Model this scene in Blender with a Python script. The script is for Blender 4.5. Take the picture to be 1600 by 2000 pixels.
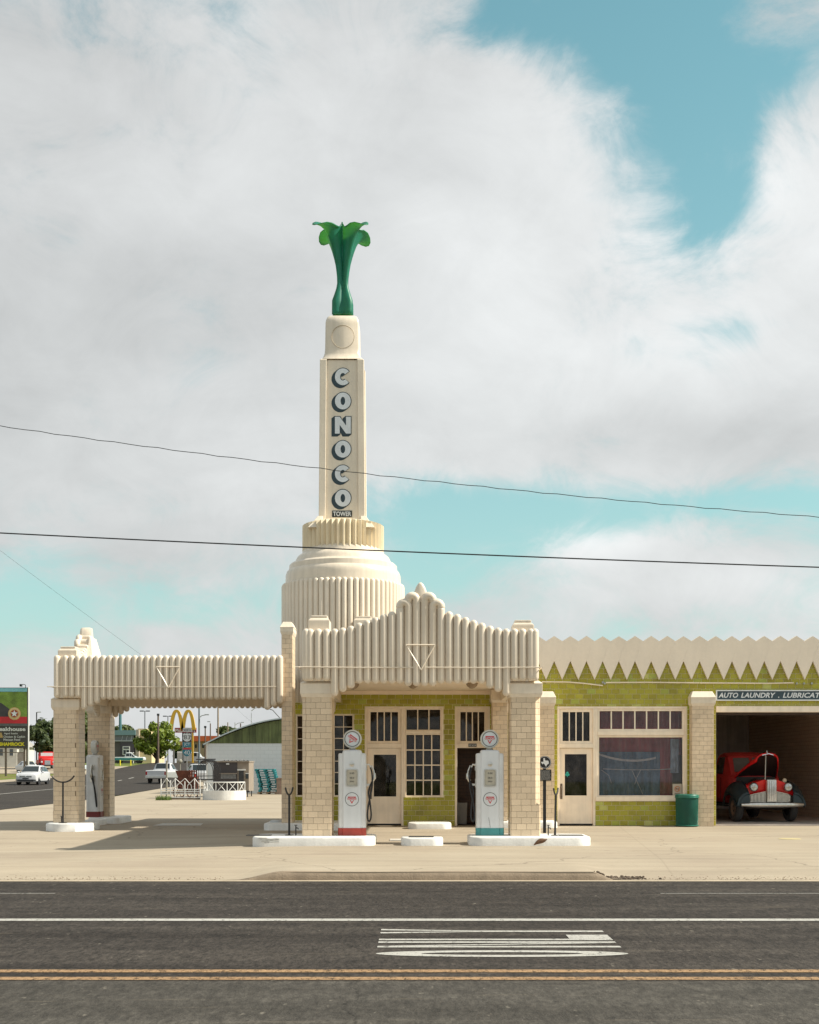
import bpy, bmesh, math, random
from mathutils import Vector, Matrix
random.seed(7)
for _o in list(bpy.data.objects): bpy.data.objects.remove(_o)
SC = bpy.context.scene
COL = SC.collection
R = math.radians
pi = math.pi

# ------------------------------------------------------------------ camera
F = 2500.0; VX = 815.0; HY = 1500.0; EYE = 1.5      # focal length in photo pixels, vanishing point, eye height
cam_d = bpy.data.cameras.new('camera'); cam = bpy.data.objects.new('camera', cam_d); COL.objects.link(cam)
cam.location = (0, 0, EYE); cam.rotation_euler = (R(90), 0, 0)
cam_d.sensor_fit = 'HORIZONTAL'; cam_d.sensor_width = 36; cam_d.lens = 36 * F / 1600
cam_d.shift_x = (800 - VX) / 1600; cam_d.shift_y = (HY - 1000) / 1600
cam_d.clip_start = 0.1; cam_d.clip_end = 6000
SC.camera = cam
def X(px, D): return (px - VX) * D / F
def Z(py, D): return EYE + (HY - py) * D / F

# ------------------------------------------------------------------ sun, sky, exposure
SUN_DIR = Vector((-1, 0.045, -0.90)).normalized()     # direction the light travels
sun_d = bpy.data.lights.new('sun', 'SUN'); sun = bpy.data.objects.new('sun', sun_d); COL.objects.link(sun)
sun_d.energy = 5.0; sun_d.angle = R(0.53); sun_d.color = (1.0, 0.93, 0.80)
sun.rotation_euler = SUN_DIR.to_track_quat('-Z', 'Y').to_euler(); sun.location = (30, 30, 40)

W = bpy.data.worlds.new('World'); SC.world = W; W.use_nodes = True
wt = W.node_tree; wt.nodes.clear()
def wn(t, **k):
    n = wt.nodes.new(t)
    for a, b in k.items(): setattr(n, a, b)
    return n
def wlink(a, b): wt.links.new(a, b)
def wmath(op, a, b=None, c=None, clamp=False):
    n = wn('ShaderNodeMath', operation=op, use_clamp=clamp)
    for i, s in enumerate((a, b, c)):
        if s is None: continue
        if isinstance(s, (int, float)): n.inputs[i].default_value = s
        else: wlink(s, n.inputs[i])
    return n.outputs[0]
def wvm(op, a, b):
    n = wn('ShaderNodeVectorMath', operation=op)
    for i, s in enumerate((a, b)):
        if isinstance(s, (tuple, Vector)): n.inputs[i].default_value = s
        else: wlink(s, n.inputs[i])
    return n.outputs['Value'] if op == 'DOT_PRODUCT' else n.outputs[0]
tc = wn('ShaderNodeTexCoord')
dvec = tc.outputs['Generated']
def wblob(px, py, rx, ry, amp):
    """soft patch of thicker or thinner cloud round one direction of the sky"""
    c = Vector(((px - VX) / F, 1, (HY - py) / F)); L = c.length; c.normalize()
    t = Vector((c.y, -c.x, 0)).normalized(); s = t.cross(c) * -1
    if s.z < 0: s = -s
    u = wmath('MULTIPLY', wvm('DOT_PRODUCT', dvec, t), F / rx / 1.03)
    v = wmath('MULTIPLY', wvm('DOT_PRODUCT', dvec, s), F / ry / 1.05)
    q = wmath('ADD', wmath('MULTIPLY', u, u), wmath('MULTIPLY', v, v))
    g = wmath('EXPONENT', wmath('MULTIPLY', q, -1.0))
    front = wmath('GREATER_THAN', wvm('DOT_PRODUCT', dvec, c), 0.0)
    return wmath('MULTIPLY', wmath('MULTIPLY', g, front), amp)
def wnoise(scale, detail, rough, dist, stretch=(1, 1, 1.7), off=(0, 0, 0)):
    n = wn('ShaderNodeTexNoise'); n.inputs['Scale'].default_value = scale; n.inputs['Detail'].default_value = detail
    n.inputs['Roughness'].default_value = rough; n.inputs['Distortion'].default_value = dist
    wlink(wvm('ADD', wvm('MULTIPLY', dvec, stretch), off), n.inputs['Vector'])
    return n.outputs['Fac']
nz1 = wnoise(4.6, 10, .60, .35, off=(3.1, .4, 1.2)); nz2 = wnoise(11, 10, .66, .9, (1, 1, 1.3), off=(.3, 7, 2)); nz3 = wnoise(3.4, 7, .55, .3, off=(5, 1, 9))
cover = wmath('ADD', wmath('MULTIPLY_ADD', nz1, 1.7, -.02), wmath('MULTIPLY', wmath('SUBTRACT', nz2, .5), 1.45))
for b in [(1090, 20, 190, 80, -.62), (985, 25, 130, 60, -.32), (1180, 130, 110, 70, -.18), (1330, 250, 120, 160, -.66), (1540, 110, 190, 110, -.46), (1400, 410, 80, 70, -.55), (1270, 90, 170, 120, -.55), (1270, 195, 70, 40, .26), (1440, 60, 130, 30, .20), (1520, 250, 60, 60, .2),
        (930, 1000, 300, 60, -.66), (1400, 985, 300, 34, -.5), (80, 1180, 260, 60, -.50), (480, 1170, 200, 60, -.40), (840, 1110, 120, 80, -.6), (60, 1270, 300, 50, -.2),
        (1470, 640, 130, 30, -.40), (300, 430, 520, 420, .35), (880, 520, 360, 330, .30), (1590, 480, 110, 190, .40), (1300, 800, 420, 90, .3),
        (1220, 1080, 120, 40, .35), (1400, 1120, 240, 60, .38), (600, 860, 500, 70, .2), (60, 1040, 160, 40, .2), (350, 1240, 130, 30, .25), (1480, 30, 60, 40, .25)]:
    cover = wmath('ADD', cover, wblob(*b))
mr = wn('ShaderNodeMapRange', interpolation_type='SMOOTHERSTEP'); wlink(cover, mr.inputs[0])
mr.inputs[1].default_value = .12; mr.inputs[2].default_value = 1.08
cmask = mr.outputs[0]
sky = wn('ShaderNodeTexSky'); sky.sky_type = 'NISHITA'; sky.sun_disc = False
sd = -SUN_DIR
sky.sun_elevation = math.asin(sd.z); sky.sun_rotation = math.atan2(sd.x, sd.y)
sky.air_density = 1.0; sky.dust_density = 1.2; sky.ozone_density = 1.0
tint = wvm('MULTIPLY', sky.outputs[0], (.80, 1.37, 1.01))
# horizon veil: pale air low in the sky
sep = wn('ShaderNodeSeparateXYZ'); wlink(dvec, sep.inputs[0])
hz = wmath('EXPONENT', wmath('MULTIPLY', wmath('MAXIMUM', sep.outputs[2], 0.0), -4.2))
bright = wmath('MULTIPLY_ADD', wmath('SUBTRACT', nz3, .5), 4.4, 5.1)
bright = wmath('ADD', bright, wmath('MULTIPLY', wmath('SUBTRACT', nz2, .5), 1.3))
for b in [(150, 610, 420, 170, -1.0), (1400, 850, 320, 60, -1.0), (150, 60, 420, 160, -.7), (1000, 400, 300, 240, 1.0), (1250, 700, 260, 80, .7), (1560, 330, 90, 120, .9), (1180, 1060, 160, 40, 1.2), (1450, 1130, 240, 50, .8)]:
    bright = wmath('ADD', bright, wblob(*b))
comb = wn('ShaderNodeCombineColor')
wlink(wmath('MULTIPLY', bright, .985), comb.inputs[0]); wlink(bright, comb.inputs[1]); wlink(wmath('MULTIPLY', bright, 1.0), comb.inputs[2])
def wmix(fac, a, b):
    n = wn('ShaderNodeMix', data_type='RGBA')
    if isinstance(fac, (int, float)): n.inputs[0].default_value = fac
    else: wlink(fac, n.inputs[0])
    for i, s in ((6, a), (7, b)):
        if isinstance(s, tuple): n.inputs[i].default_value = s
        else: wlink(s, n.inputs[i])
    return n.outputs[2]
clear = wmix(wmath('MULTIPLY', hz, .95), tint, (3.9, 4.75, 4.95, 1))
skycol = wmix(wmath('MULTIPLY', cmask, .96), clear, comb.outputs[0])
bg = wn('ShaderNodeBackground'); bg.inputs['Strength'].default_value = 0.1; wlink(skycol, bg.inputs[0])
wo = wn('ShaderNodeOutputWorld'); wlink(bg.outputs[0], wo.inputs[0])
vs = SC.view_settings; vs.view_transform = 'Standard'; vs.look = 'None'; vs.exposure = 0.5; vs.gamma = 1.0; vs.use_curve_mapping = False
SC.render.engine = 'CYCLES'
SC.cycles.use_denoising = True; SC.cycles.max_bounces = 8; SC.cycles.diffuse_bounces = 6; SC.cycles.transparent_max_bounces = 12
SC.cycles.sample_clamp_indirect = 6.0

# ------------------------------------------------------------------ materials
MATS = {}
def lin(*c): return tuple(((v / 255) / 12.92 if v <= 10 else ((v / 255 + .055) / 1.055) ** 2.4) for v in c)
def M(name, col, rough=.6, var=.10, scale=6., bump=0., metal=0., spec=.5, rnd=0., attr=None, streak=0., fine=0., bscale=None):
    """painted / mineral surface: base colour with two scales of noise, optional rain streaks, per-object variation and relief"""
    if name in MATS: return MATS[name]
    m = bpy.data.materials.new(name); m.use_nodes = True; t = m.node_tree; nd = t.nodes; L = t.links.new
    b = nd['Principled BSDF']; b.inputs['Roughness'].default_value = rough; b.inputs['Metallic'].default_value = metal
    b.inputs['Specular IOR Level'].default_value = spec
    tcn = nd.new('ShaderNodeTexCoord'); co = tcn.outputs['Object']
    base = nd.new('ShaderNodeRGB'); base.outputs[0].default_value = (*col, 1); cur = base.outputs[0]
    def noise(sc, det=5, stretch=None):
        n = nd.new('ShaderNodeTexNoise'); n.inputs['Scale'].default_value = sc; n.inputs['Detail'].default_value = det
        if stretch:
            mp = nd.new('ShaderNodeMapping'); mp.inputs['Scale'].default_value = stretch; L(co, mp.inputs[0]); L(mp.outputs[0], n.inputs[0])
        else: L(co, n.inputs[0])
        return n.outputs['Fac']
    def scaleby(cur, fac, lo, hi, f0=.3, f1=.7):
        r = nd.new('ShaderNodeMapRange'); L(fac, r.inputs[0]); r.inputs[1].default_value = f0; r.inputs[2].default_value = f1
        r.inputs[3].default_value = lo; r.inputs[4].default_value = hi
        v = nd.new('ShaderNodeVectorMath'); v.operation = 'SCALE'; L(cur, v.inputs[0]); L(r.outputs[0], v.inputs['Scale'])
        return v.outputs[0]
    if var: cur = scaleby(cur, noise(scale), 1 - var, 1 + var)
    if fine: cur = scaleby(cur, noise(scale * 14, 3), 1 - fine, 1 + fine)
    if streak: cur = scaleby(cur, noise(1, 6, (9, 9, .7)), 1 - streak, 1.0, .35, .6)
    if rnd:
        if attr:
            a = nd.new('ShaderNodeAttribute'); a.attribute_name = attr; fac = a.outputs['Fac']
        else:
            a = nd.new('ShaderNodeObjectInfo'); fac = a.outputs['Random']
        cur = scaleby(cur, fac, 1 - rnd, 1 + rnd, 0, 1)
    L(cur, b.inputs['Base Color'])
    if bump:
        bp = nd.new('ShaderNodeBump'); bp.inputs['Strength'].default_value = bump; bp.inputs['Distance'].default_value = .02
        L(noise(bscale or scale * 10, 6), bp.inputs['Height']); L(bp.outputs[0], b.inputs['Normal'])
    MATS[name] = m; return m
def tile_material(name, attr):
    """glazed tile: olive to lime greens picked per tile, a few pale replacements"""
    m = bpy.data.materials.new(name); m.use_nodes = True; t = m.node_tree; nd = t.nodes; L = t.links.new; b = nd['Principled BSDF']
    if attr:
        a = nd.new('ShaderNodeAttribute'); a.attribute_name = attr; fac = a.outputs['Fac']
    else:
        a = nd.new('ShaderNodeObjectInfo'); fac = a.outputs['Random']
    r = nd.new('ShaderNodeValToRGB'); e = r.color_ramp.elements
    stops = [(0, (.30, .265, .017)), (.12, (.345, .305, .018)), (.5, (.375, .35, .022)), (.88, (.41, .38, .028)), (.95, (.38, .43, .065)), (1, (.55, .54, .16))]
    e[0].position, e[0].color = 0, (*stops[0][1], 1); e[1].position, e[1].color = 1, (*stops[-1][1], 1)
    for p, c in stops[1:-1]: x = e.new(p); x.color = (*c, 1)
    L(fac, r.inputs[0])
    tcn = nd.new('ShaderNodeTexCoord'); n = nd.new('ShaderNodeTexNoise'); n.inputs['Scale'].default_value = 2.0; n.inputs['Detail'].default_value = 6
    gm = nd.new('ShaderNodeNewGeometry'); L(gm.outputs['Position'], n.inputs[0])
    mr_ = nd.new('ShaderNodeMapRange'); L(n.outputs['Fac'], mr_.inputs[0]); mr_.inputs[1].default_value = .3; mr_.inputs[2].default_value = .7; mr_.inputs[3].default_value = .82; mr_.inputs[4].default_value = 1.15
    v = nd.new('ShaderNodeVectorMath'); v.operation = 'SCALE'; L(r.outputs[0], v.inputs[0]); L(mr_.outputs[0], v.inputs['Scale']); L(v.outputs[0], b.inputs['Base Color'])
    n2 = nd.new('ShaderNodeTexNoise'); n2.inputs['Scale'].default_value = 14; L(gm.outputs['Position'], n2.inputs[0])
    bp = nd.new('ShaderNodeBump'); bp.inputs['Strength'].default_value = .15; bp.inputs['Distance'].default_value = .01; L(n2.outputs['Fac'], bp.inputs['Height']); L(bp.outputs[0], b.inputs['Normal'])
    b.inputs['Roughness'].default_value = .28; MATS[name] = m; return m
def glass_material(name, tintc=(.55, .55, .55), refl=1.0, dirt=.06, streaks=False, rough=.02):
    m = bpy.data.materials.new(name); m.use_nodes = True; t = m.node_tree; nd = t.nodes; L = t.links.new; nd.clear()
    out = nd.new('ShaderNodeOutputMaterial'); tr = nd.new('ShaderNodeBsdfTransparent'); tr.inputs[0].default_value = (*tintc, 1)
    gl = nd.new('ShaderNodeBsdfGlossy'); gl.inputs['Roughness'].default_value = rough; gl.inputs[0].default_value = (refl, refl, refl, 1)
    fr = nd.new('ShaderNodeFresnel'); fr.inputs[0].default_value = 1.5
    mx = nd.new('ShaderNodeMixShader'); L(fr.outputs[0], mx.inputs[0]); L(tr.outputs[0], mx.inputs[1]); L(gl.outputs[0], mx.inputs[2])
    df = nd.new('ShaderNodeBsdfDiffuse'); df.inputs[0].default_value = (.55, .53, .5, 1)
    mx2 = nd.new('ShaderNodeMixShader'); L(mx.outputs[0], mx2.inputs[1]); L(df.outputs[0], mx2.inputs[2])
    tcn = nd.new('ShaderNodeTexCoord'); mp = nd.new('ShaderNodeMapping'); mp.inputs['Scale'].default_value = (26, 1, .5) if streaks else (3, 3, 3); L(tcn.outputs['Object'], mp.inputs[0])
    n = nd.new('ShaderNodeTexNoise'); n.inputs['Scale'].default_value = 1.6; n.inputs['Detail'].default_value = 8; n.inputs['Roughness'].default_value = .65; L(mp.outputs[0], n.inputs[0])
    r = nd.new('ShaderNodeMapRange'); L(n.outputs['Fac'], r.inputs[0]); r.inputs[1].default_value = .42; r.inputs[2].default_value = .78; r.inputs[3].default_value = 0; r.inputs[4].default_value = dirt
    L(r.outputs[0], mx2.inputs[0]); L(mx2.outputs[0], out.inputs[0]); MATS[name] = m; return m

cream = M('cream paint', (.735, .64, .52), .30, .06, 1.2, streak=.10, fine=.02, bump=.05, bscale=14)
parapet_paint = M('clean cream coping paint', (.77, .68, .565), .55, .035, 1.2, streak=.025, fine=.02)
collar_paint = M('yellowed cream paint', (.79, .68, .495), .5, .08, 1.5, streak=.08)
cream_flat = M('cream render', (.77, .675, .55), .5, .06, 1.4, streak=.09, fine=.03, bump=.08, bscale=25)
cream_trim = M('cream joinery paint', (.93, .81, .66), .42, .06, 4, streak=.08)
letter_white = M('weathered white lettering', (.72, .75, .78), .5, .08, 3, fine=.05)
letter_dark = M('navy lettering edge', (.025, .05, .065), .5, .1, 5)
brick_m = M('glazed buff brick', (.69, .55, .39), .38, .07, 9, rnd=.09, fine=.04, bump=.06)
brick_s = M('glazed buff brickwork', (.69, .55, .39), .38, .07, 9, rnd=.09, attr='shade', fine=.03, bump=.06)
mortar = M('brown mortar', (.22, .16, .10), .9, .15, 12)
grout = M('pale grout', (.78, .72, .50), .9, .1, 9)
tile_m = tile_material('green glazed tile', None); tile_s = tile_material('green glazed tilework', 'shade')
white_isl = M('chalky white paint', (.74, .73, .70), .55, .10, 3, fine=.04, streak=.06, bump=.2, bscale=18)
pump_white = M('white enamel', (.68, .695, .71), .22, .03, 3, streak=.05)
pump_side = M('aged white enamel', (.70, .70, .69), .4, .10, 4, streak=.14)
red_base = M('rust red enamel', (.36, .045, .03), .4, .15, 6, fine=.06); teal_base = M('teal enamel', (.05, .24, .24), .4, .15, 6, fine=.06)
red_ink = M('red print', (.55, .02, .03), .5, .05); black_ink = M('black print', (.02, .025, .025), .5, .05)
black_m = M('black paint', (.015, .015, .017), .45, .2, 8); rubber = M('black rubber', (.018, .018, .02), .6, .2, 8)
steel = M('galvanised steel', (.45, .45, .44), .4, .12, 9, metal=.7); chrome = M('chrome', (.72, .72, .74), .16, .06, 12, metal=1.)
dull_chrome = M('dull chrome', (.62, .60, .56), .28, .12, 14, metal=1.)
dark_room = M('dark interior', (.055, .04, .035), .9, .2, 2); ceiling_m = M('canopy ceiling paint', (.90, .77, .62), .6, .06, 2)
green_lily = M('green sheet metal', (.022, .25, .19), .42, .18, 2.2, spec=.5, streak=.2)
def _lily():
    m = green_lily; nd = m.node_tree.nodes; L = m.node_tree.links.new; tr = nd.new('ShaderNodeBsdfTranslucent'); tr.inputs[0].default_value = (.30, .62, .16, 1); mx = nd.new('ShaderNodeMixShader'); mx.inputs[0].default_value = .45
    L(nd['Principled BSDF'].outputs[0], mx.inputs[1]); L(tr.outputs[0], mx.inputs[2]); L(mx.outputs[0], nd['Material Output'].inputs[0])
_lily()
concrete_roof = M('roofing felt', (.28, .27, .25), .9, .1, 2)
pane_g = glass_material('window glass', (.6, .55, .5), .62, .09)
pane_street = glass_material('vehicle glass', (.22, .26, .28), 1.0, .02)
pane_shop = glass_material('streaked shop glass', (.88, .88, .9), .7, .13, True)
interior_brick = None

# ------------------------------------------------------------------ mesh helpers
def woff(o):
    v = Vector((0, 0, 0))
    while o is not None: v += o.location; o = o.parent
    return v
def place(o, parent):
    COL.objects.link(o)
    if parent is not None: o.parent = parent
def finish(o, mat, smooth, bevel):
    if mat is not None: o.data.materials.append(mat)
    if smooth:
        o.data.polygons.foreach_set('use_smooth', [True] * len(o.data.polygons))
        if smooth is not True: o.data.set_sharp_from_angle(angle=R(smooth))
    if bevel:
        b = o.modifiers.new('edge', 'BEVEL'); b.width = bevel; b.segments = 2; b.limit_method = 'ANGLE'; b.angle_limit = R(40)
class MB:
    def __init__(s): s.v = []; s.f = []; s.sh = []
    def add(s, v, f, sh=None):
        n = len(s.v); s.v += [tuple(p) for p in v]; s.f += [tuple(i + n for i in q) for q in f]
        if sh is not None: s.sh += [sh] * len(f)
        return s
    def box(s, x0, x1, y0, y1, z0, z1, sh=None):
        x0, x1 = sorted((x0, x1)); y0, y1 = sorted((y0, y1)); z0, z1 = sorted((z0, z1))
        return s.add([(x0, y0, z0), (x1, y0, z0), (x1, y1, z0), (x0, y1, z0), (x0, y0, z1), (x1, y0, z1), (x1, y1, z1), (x0, y1, z1)],
                     [(0, 3, 2, 1), (4, 5, 6, 7), (0, 1, 5, 4), (1, 2, 6, 5), (2, 3, 7, 6), (3, 0, 4, 7)], sh)
    def prism(s, poly, fn, a0, a1):
        """poly: 2-D outline (counter-clockwise seen from a0), fn(p,q,a) -> point"""
        n = len(poly)
        v = [fn(p, q, a0) for p, q in poly] + [fn(p, q, a1) for p, q in poly]
        return s.add(v, [tuple(range(n)), tuple(range(2 * n - 1, n - 1, -1))] + [(i, i + n, (i + 1) % n + n, (i + 1) % n) for i in range(n)])
    def frustum(s, b, t, z0, z1):
        """b,t = (x0,x1,y0,y1) of bottom and top"""
        return s.add([(b[0], b[2], z0), (b[1], b[2], z0), (b[1], b[3], z0), (b[0], b[3], z0), (t[0], t[2], z1), (t[1], t[2], z1), (t[1], t[3], z1), (t[0], t[3], z1)],
                     [(0, 3, 2, 1), (4, 5, 6, 7), (0, 1, 5, 4), (1, 2, 6, 5), (2, 3, 7, 6), (3, 0, 4, 7)])
    def tube(s, pts, r, seg=8, closed=False, caps=True, up=(0, 0, 1)):
        pts = [Vector(p) for p in pts]; n = len(pts); rr = r if isinstance(r, (list, tuple)) else [r] * n
        rings = []; prev = None
        for i, p in enumerate(pts):
            if closed: d = pts[(i + 1) % n] - pts[i - 1]
            else: d = pts[min(i + 1, n - 1)] - pts[max(i - 1, 0)]
            d.normalize()
            if prev is None:
                a = Vector(up); a = a if abs(a.dot(d)) < .95 else Vector((1, 0, 0)); a = (a - d * a.dot(d)).normalized()
            else:
                a = prev - d * prev.dot(d); a = a.normalized() if a.length > 1e-6 else prev
            prev = a; b = d.cross(a)
            rings.append([p + (a * math.cos(2 * pi * k / seg) + b * math.sin(2 * pi * k / seg)) * rr[i] for k in range(seg)])
        v = [q for ring in rings for q in ring]; f = []
        for i in range(n if closed else n - 1):
            j = (i + 1) % n
            for k in range(seg): f.append((i * seg + k, i * seg + (k + 1) % seg, j * seg + (k + 1) % seg, j * seg + k))
        if caps and not closed: f += [tuple(range(seg - 1, -1, -1)), tuple((n - 1) * seg + k for k in range(seg))]
        return s.add(v, f)
    def lathe(s, prof, seg=24, c=(0, 0, 0), axis='z', sq=(1, 1), a0=0., a1=2 * pi, caps=True):
        c = Vector(c); full = abs(a1 - a0 - 2 * pi) < 1e-6; n = seg if full else seg + 1; v = []
        for r, h in prof:
            for k in range(n):
                a = a0 + (a1 - a0) * k / seg; p = (r * math.cos(a) * sq[0], r * math.sin(a) * sq[1])
                v.append(c + (Vector((p[0], p[1], h)) if axis == 'z' else Vector((h, p[0], p[1])) if axis == 'x' else Vector((p[0], h, p[1]))))
        f = []
        for i in range(len(prof) - 1):
            for k in range(n if full else n - 1): f.append((i * n + k, i * n + (k + 1) % n, (i + 1) * n + (k + 1) % n, (i + 1) * n + k))
        if full and caps:
            if prof[0][0] > 1e-4: f.append(tuple(range(n - 1, -1, -1)))
            if prof[-1][0] > 1e-4: f.append(tuple((len(prof) - 1) * n + k for k in range(n)))
        return s.add(v, f)
    def ball(s, c, r, nu=10, nv=6, sc=(1, 1, 1)):
        prof = [(max(math.sin(pi * i / nv), 1e-5) * r, -math.cos(pi * i / nv) * r) for i in range(nv + 1)]
        b = MB().lathe(prof, nu, caps=False)
        return s.add([(c[0] + x * sc[0], c[1] + y * sc[1], c[2] + z * sc[2]) for x, y, z in b.v], b.f)
    def grid(s, fn, nu, nv):
        v = [fn(i / nu, j / nv) for j in range(nv + 1) for i in range(nu + 1)]
        return s.add(v, [(j * (nu + 1) + i, j * (nu + 1) + i + 1, (j + 1) * (nu + 1) + i + 1, (j + 1) * (nu + 1) + i) for j in range(nv) for i in range(nu)])
    def loft(s, rings, caps=True, closed=True):
        n = len(rings[0]); v = [p for r in rings for p in r]; f = []
        for i in range(len(rings) - 1):
            for k in range(n if closed else n - 1): f.append((i * n + k, i * n + (k + 1) % n, (i + 1) * n + (k + 1) % n, (i + 1) * n + k))
        if caps: f += [tuple(range(n - 1, -1, -1)), tuple((len(rings) - 1) * n + k for k in range(n))]
        return s.add(v, f)
    def map(s, fn):
        s.v = [tuple(fn(Vector(p))) for p in s.v]; return s
    def mesh(s, name):
        me = bpy.data.meshes.new(name); me.from_pydata(s.v, [], s.f)
        if s.sh:
            a = me.attributes.new('shade', 'FLOAT', 'FACE'); a.data.foreach_set('value', s.sh)
        me.validate(); me.update()
        bm = bmesh.new(); bm.from_mesh(me); bmesh.ops.recalc_face_normals(bm, faces=bm.faces); bm.to_mesh(me); bm.free()
        return me
    def build(s, name, mat, parent=None, smooth=False, bevel=0, world=True):
        """world=True: coordinates are world coordinates, shifted so the object sits under its parent (parents unrotated);
        a top-level mesh gets its origin at its base"""
        if parent is not None and world:
            w = woff(parent); s.v = [(x - w.x, y - w.y, z - w.z) for x, y, z in s.v]
        loc = None
        if parent is None:
            xs, ys, zs = zip(*s.v); loc = ((min(xs) + max(xs)) / 2, (min(ys) + max(ys)) / 2, min(zs))
            s.v = [(x - loc[0], y - loc[1], z - loc[2]) for x, y, z in s.v]
        o = bpy.data.objects.new(name, s.mesh(name)); place(o, parent)
        if loc: o.location = loc
        finish(o, mat, smooth, bevel); return o
def tag(o, label, cat, group=None):
    o['label'] = label; o['category'] = cat
    if group: o['group'] = group
    return o
def struct(o): o['kind'] = 'structure'; return o
def stuff(o): o['kind'] = 'stuff'; return o
def thing(name, label, cat, loc=(0, 0, 0), rz=0., group=None):
    o = bpy.data.objects.new(name, None); COL.objects.link(o); o.location = loc; o.rotation_euler = (0, 0, rz); o.empty_display_size = .3
    return tag(o, label, cat, group)
def text(s, name, mat, parent, x0, x1, z0, z1, y, bold=0., shear=0., world=True, tilt=0., fn=None, spacing=1.0, thick=.004):
    """lettering as a thin mesh in the XZ plane, filling the rectangle x0..x1, z0..z1 (read from -Y)"""
    cu = bpy.data.curves.new('lettering', 'FONT'); cu.body = s; cu.offset = bold; cu.shear = shear; cu.space_character = spacing; cu.resolution_u = 3
    t = bpy.data.objects.new('lettering_tmp', cu); COL.objects.link(t)
    bpy.context.view_layer.update(); dg = bpy.context.evaluated_depsgraph_get()
    me = t.evaluated_get(dg).to_mesh(); vs_ = [v.co.copy() for v in me.vertices]; fs = [tuple(p.vertices) for p in me.polygons]
    t.evaluated_get(dg).to_mesh_clear(); bpy.data.objects.remove(t); bpy.data.curves.remove(cu)
    ax, bx_ = min(v.x for v in vs_), max(v.x for v in vs_); ay, by = min(v.y for v in vs_), max(v.y for v in vs_)
    cx, cz = (x0 + x1) / 2, (z0 + z1) / 2; mb = MB(); pts = []
    for v in vs_:
        p = Vector(((v.x - ax) / (bx_ - ax) * (x1 - x0) + x0, y, (v.y - ay) / (by - ay) * (z1 - z0) + z0))
        if tilt:
            dx, dz = p.x - cx, p.z - cz; p.x = cx + dx * math.cos(tilt) + dz * math.sin(tilt); p.z = cz - dx * math.sin(tilt) + dz * math.cos(tilt)
        pts.append(fn(p) if fn else p)
    mb.add(pts, fs)
    return mb.build(name, mat, parent, world=world)
UNIT = {}
def unit_block(key, mat):
    if key not in UNIT:
        me = MB().box(-.5, .5, -.5, .5, -.5, .5).mesh(key)
        bm = bmesh.new(); bm.from_mesh(me); bmesh.ops.bevel(bm, geom=[e for e in bm.edges if all(v.co.y < 0 for v in e.verts)], offset=.03, segments=1, affect='EDGES'); bm.to_mesh(me); bm.free()
        me.materials.append(mat); UNIT[key] = me
    return UNIT[key]
def block(name, mat, parent, x0, x1, y0, y1, z0, z1, tilt=0.):
    o = bpy.data.objects.new(name, unit_block(name + mat.name, mat)); place(o, parent); w = woff(parent)
    o.location = ((x0 + x1) / 2 - w.x, (y0 + y1) / 2 - w.y, (z0 + z1) / 2 - w.z); o.scale = (x1 - x0, y1 - y0, z1 - z0)
    if tilt: o.rotation_euler = (random.uniform(-tilt, tilt), 0, random.uniform(-tilt, tilt))
    return o
def rect_minus(r, holes):
    out = [r]
    for h in holes:
        nxt = []
        for (a, b, c, d) in out:
            if h[1] <= a or h[0] >= b or h[3] <= c or h[2] >= d: nxt.append((a, b, c, d)); continue
            if h[2] > c: nxt.append((a, b, c, h[2]))
            if h[3] < d: nxt.append((a, b, h[3], d))
            lo, hi = max(c, h[2]), min(d, h[3])
            if h[0] > a: nxt.append((a, h[0], lo, hi))
            if h[1] < b: nxt.append((h[1], b, lo, hi))
        out = nxt
    return [r for r in out if r[1] - r[0] > .012 and r[3] - r[2] > .012]
def cell_wall(mb, x0, x1, z0, z1, holes, ya, yb):
    xs = sorted({x0, x1, *[min(max(h[i], x0), x1) for h in holes for i in (0, 1)]}); zs = sorted({z0, z1, *[min(max(h[i], z0), z1) for h in holes for i in (2, 3)]})
    for i in range(len(xs) - 1):
        run = None
        for j in range(len(zs)):
            solid = j < len(zs) - 1 and not any(h[0] <= xs[i] + 1e-6 and h[1] >= xs[i + 1] - 1e-6 and h[2] <= zs[j] + 1e-6 and h[3] >= zs[j + 1] - 1e-6 for h in holes)
            if solid and run is None: run = zs[j]
            if not solid and run is not None: mb.box(xs[i], xs[i + 1], ya, yb, run, zs[j]); run = None

# ------------------------------------------------------------------ the setting: ground, roads, forecourt
def smooth01(t): t = min(max(t, 0), 1); return t * t * (3 - 2 * t)
def rise(y): return 2.4 * smooth01((y - 95) / 135)
def interp(pts, y):
    if y <= pts[0][1]: return pts[0][0]
    for (x0, y0), (x1, y1) in zip(pts, pts[1:]):
        if y <= y1: return x0 + (x1 - x0) * (y - y0) / (y1 - y0)
    return pts[-1][0]
ROAD_L = [(-37, 18), (-38, 110), (-37.5, 150), (-43, 200), (-52, 280)]
ROAD_R = [(-13.5, 18), (-14.9, 45.7), (-15.7, 65.8), (-18.5, 91), (-20.5, 113), (-24, 150), (-29, 200), (-37, 280)]
def gz(x, y): return rise(y)

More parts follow.
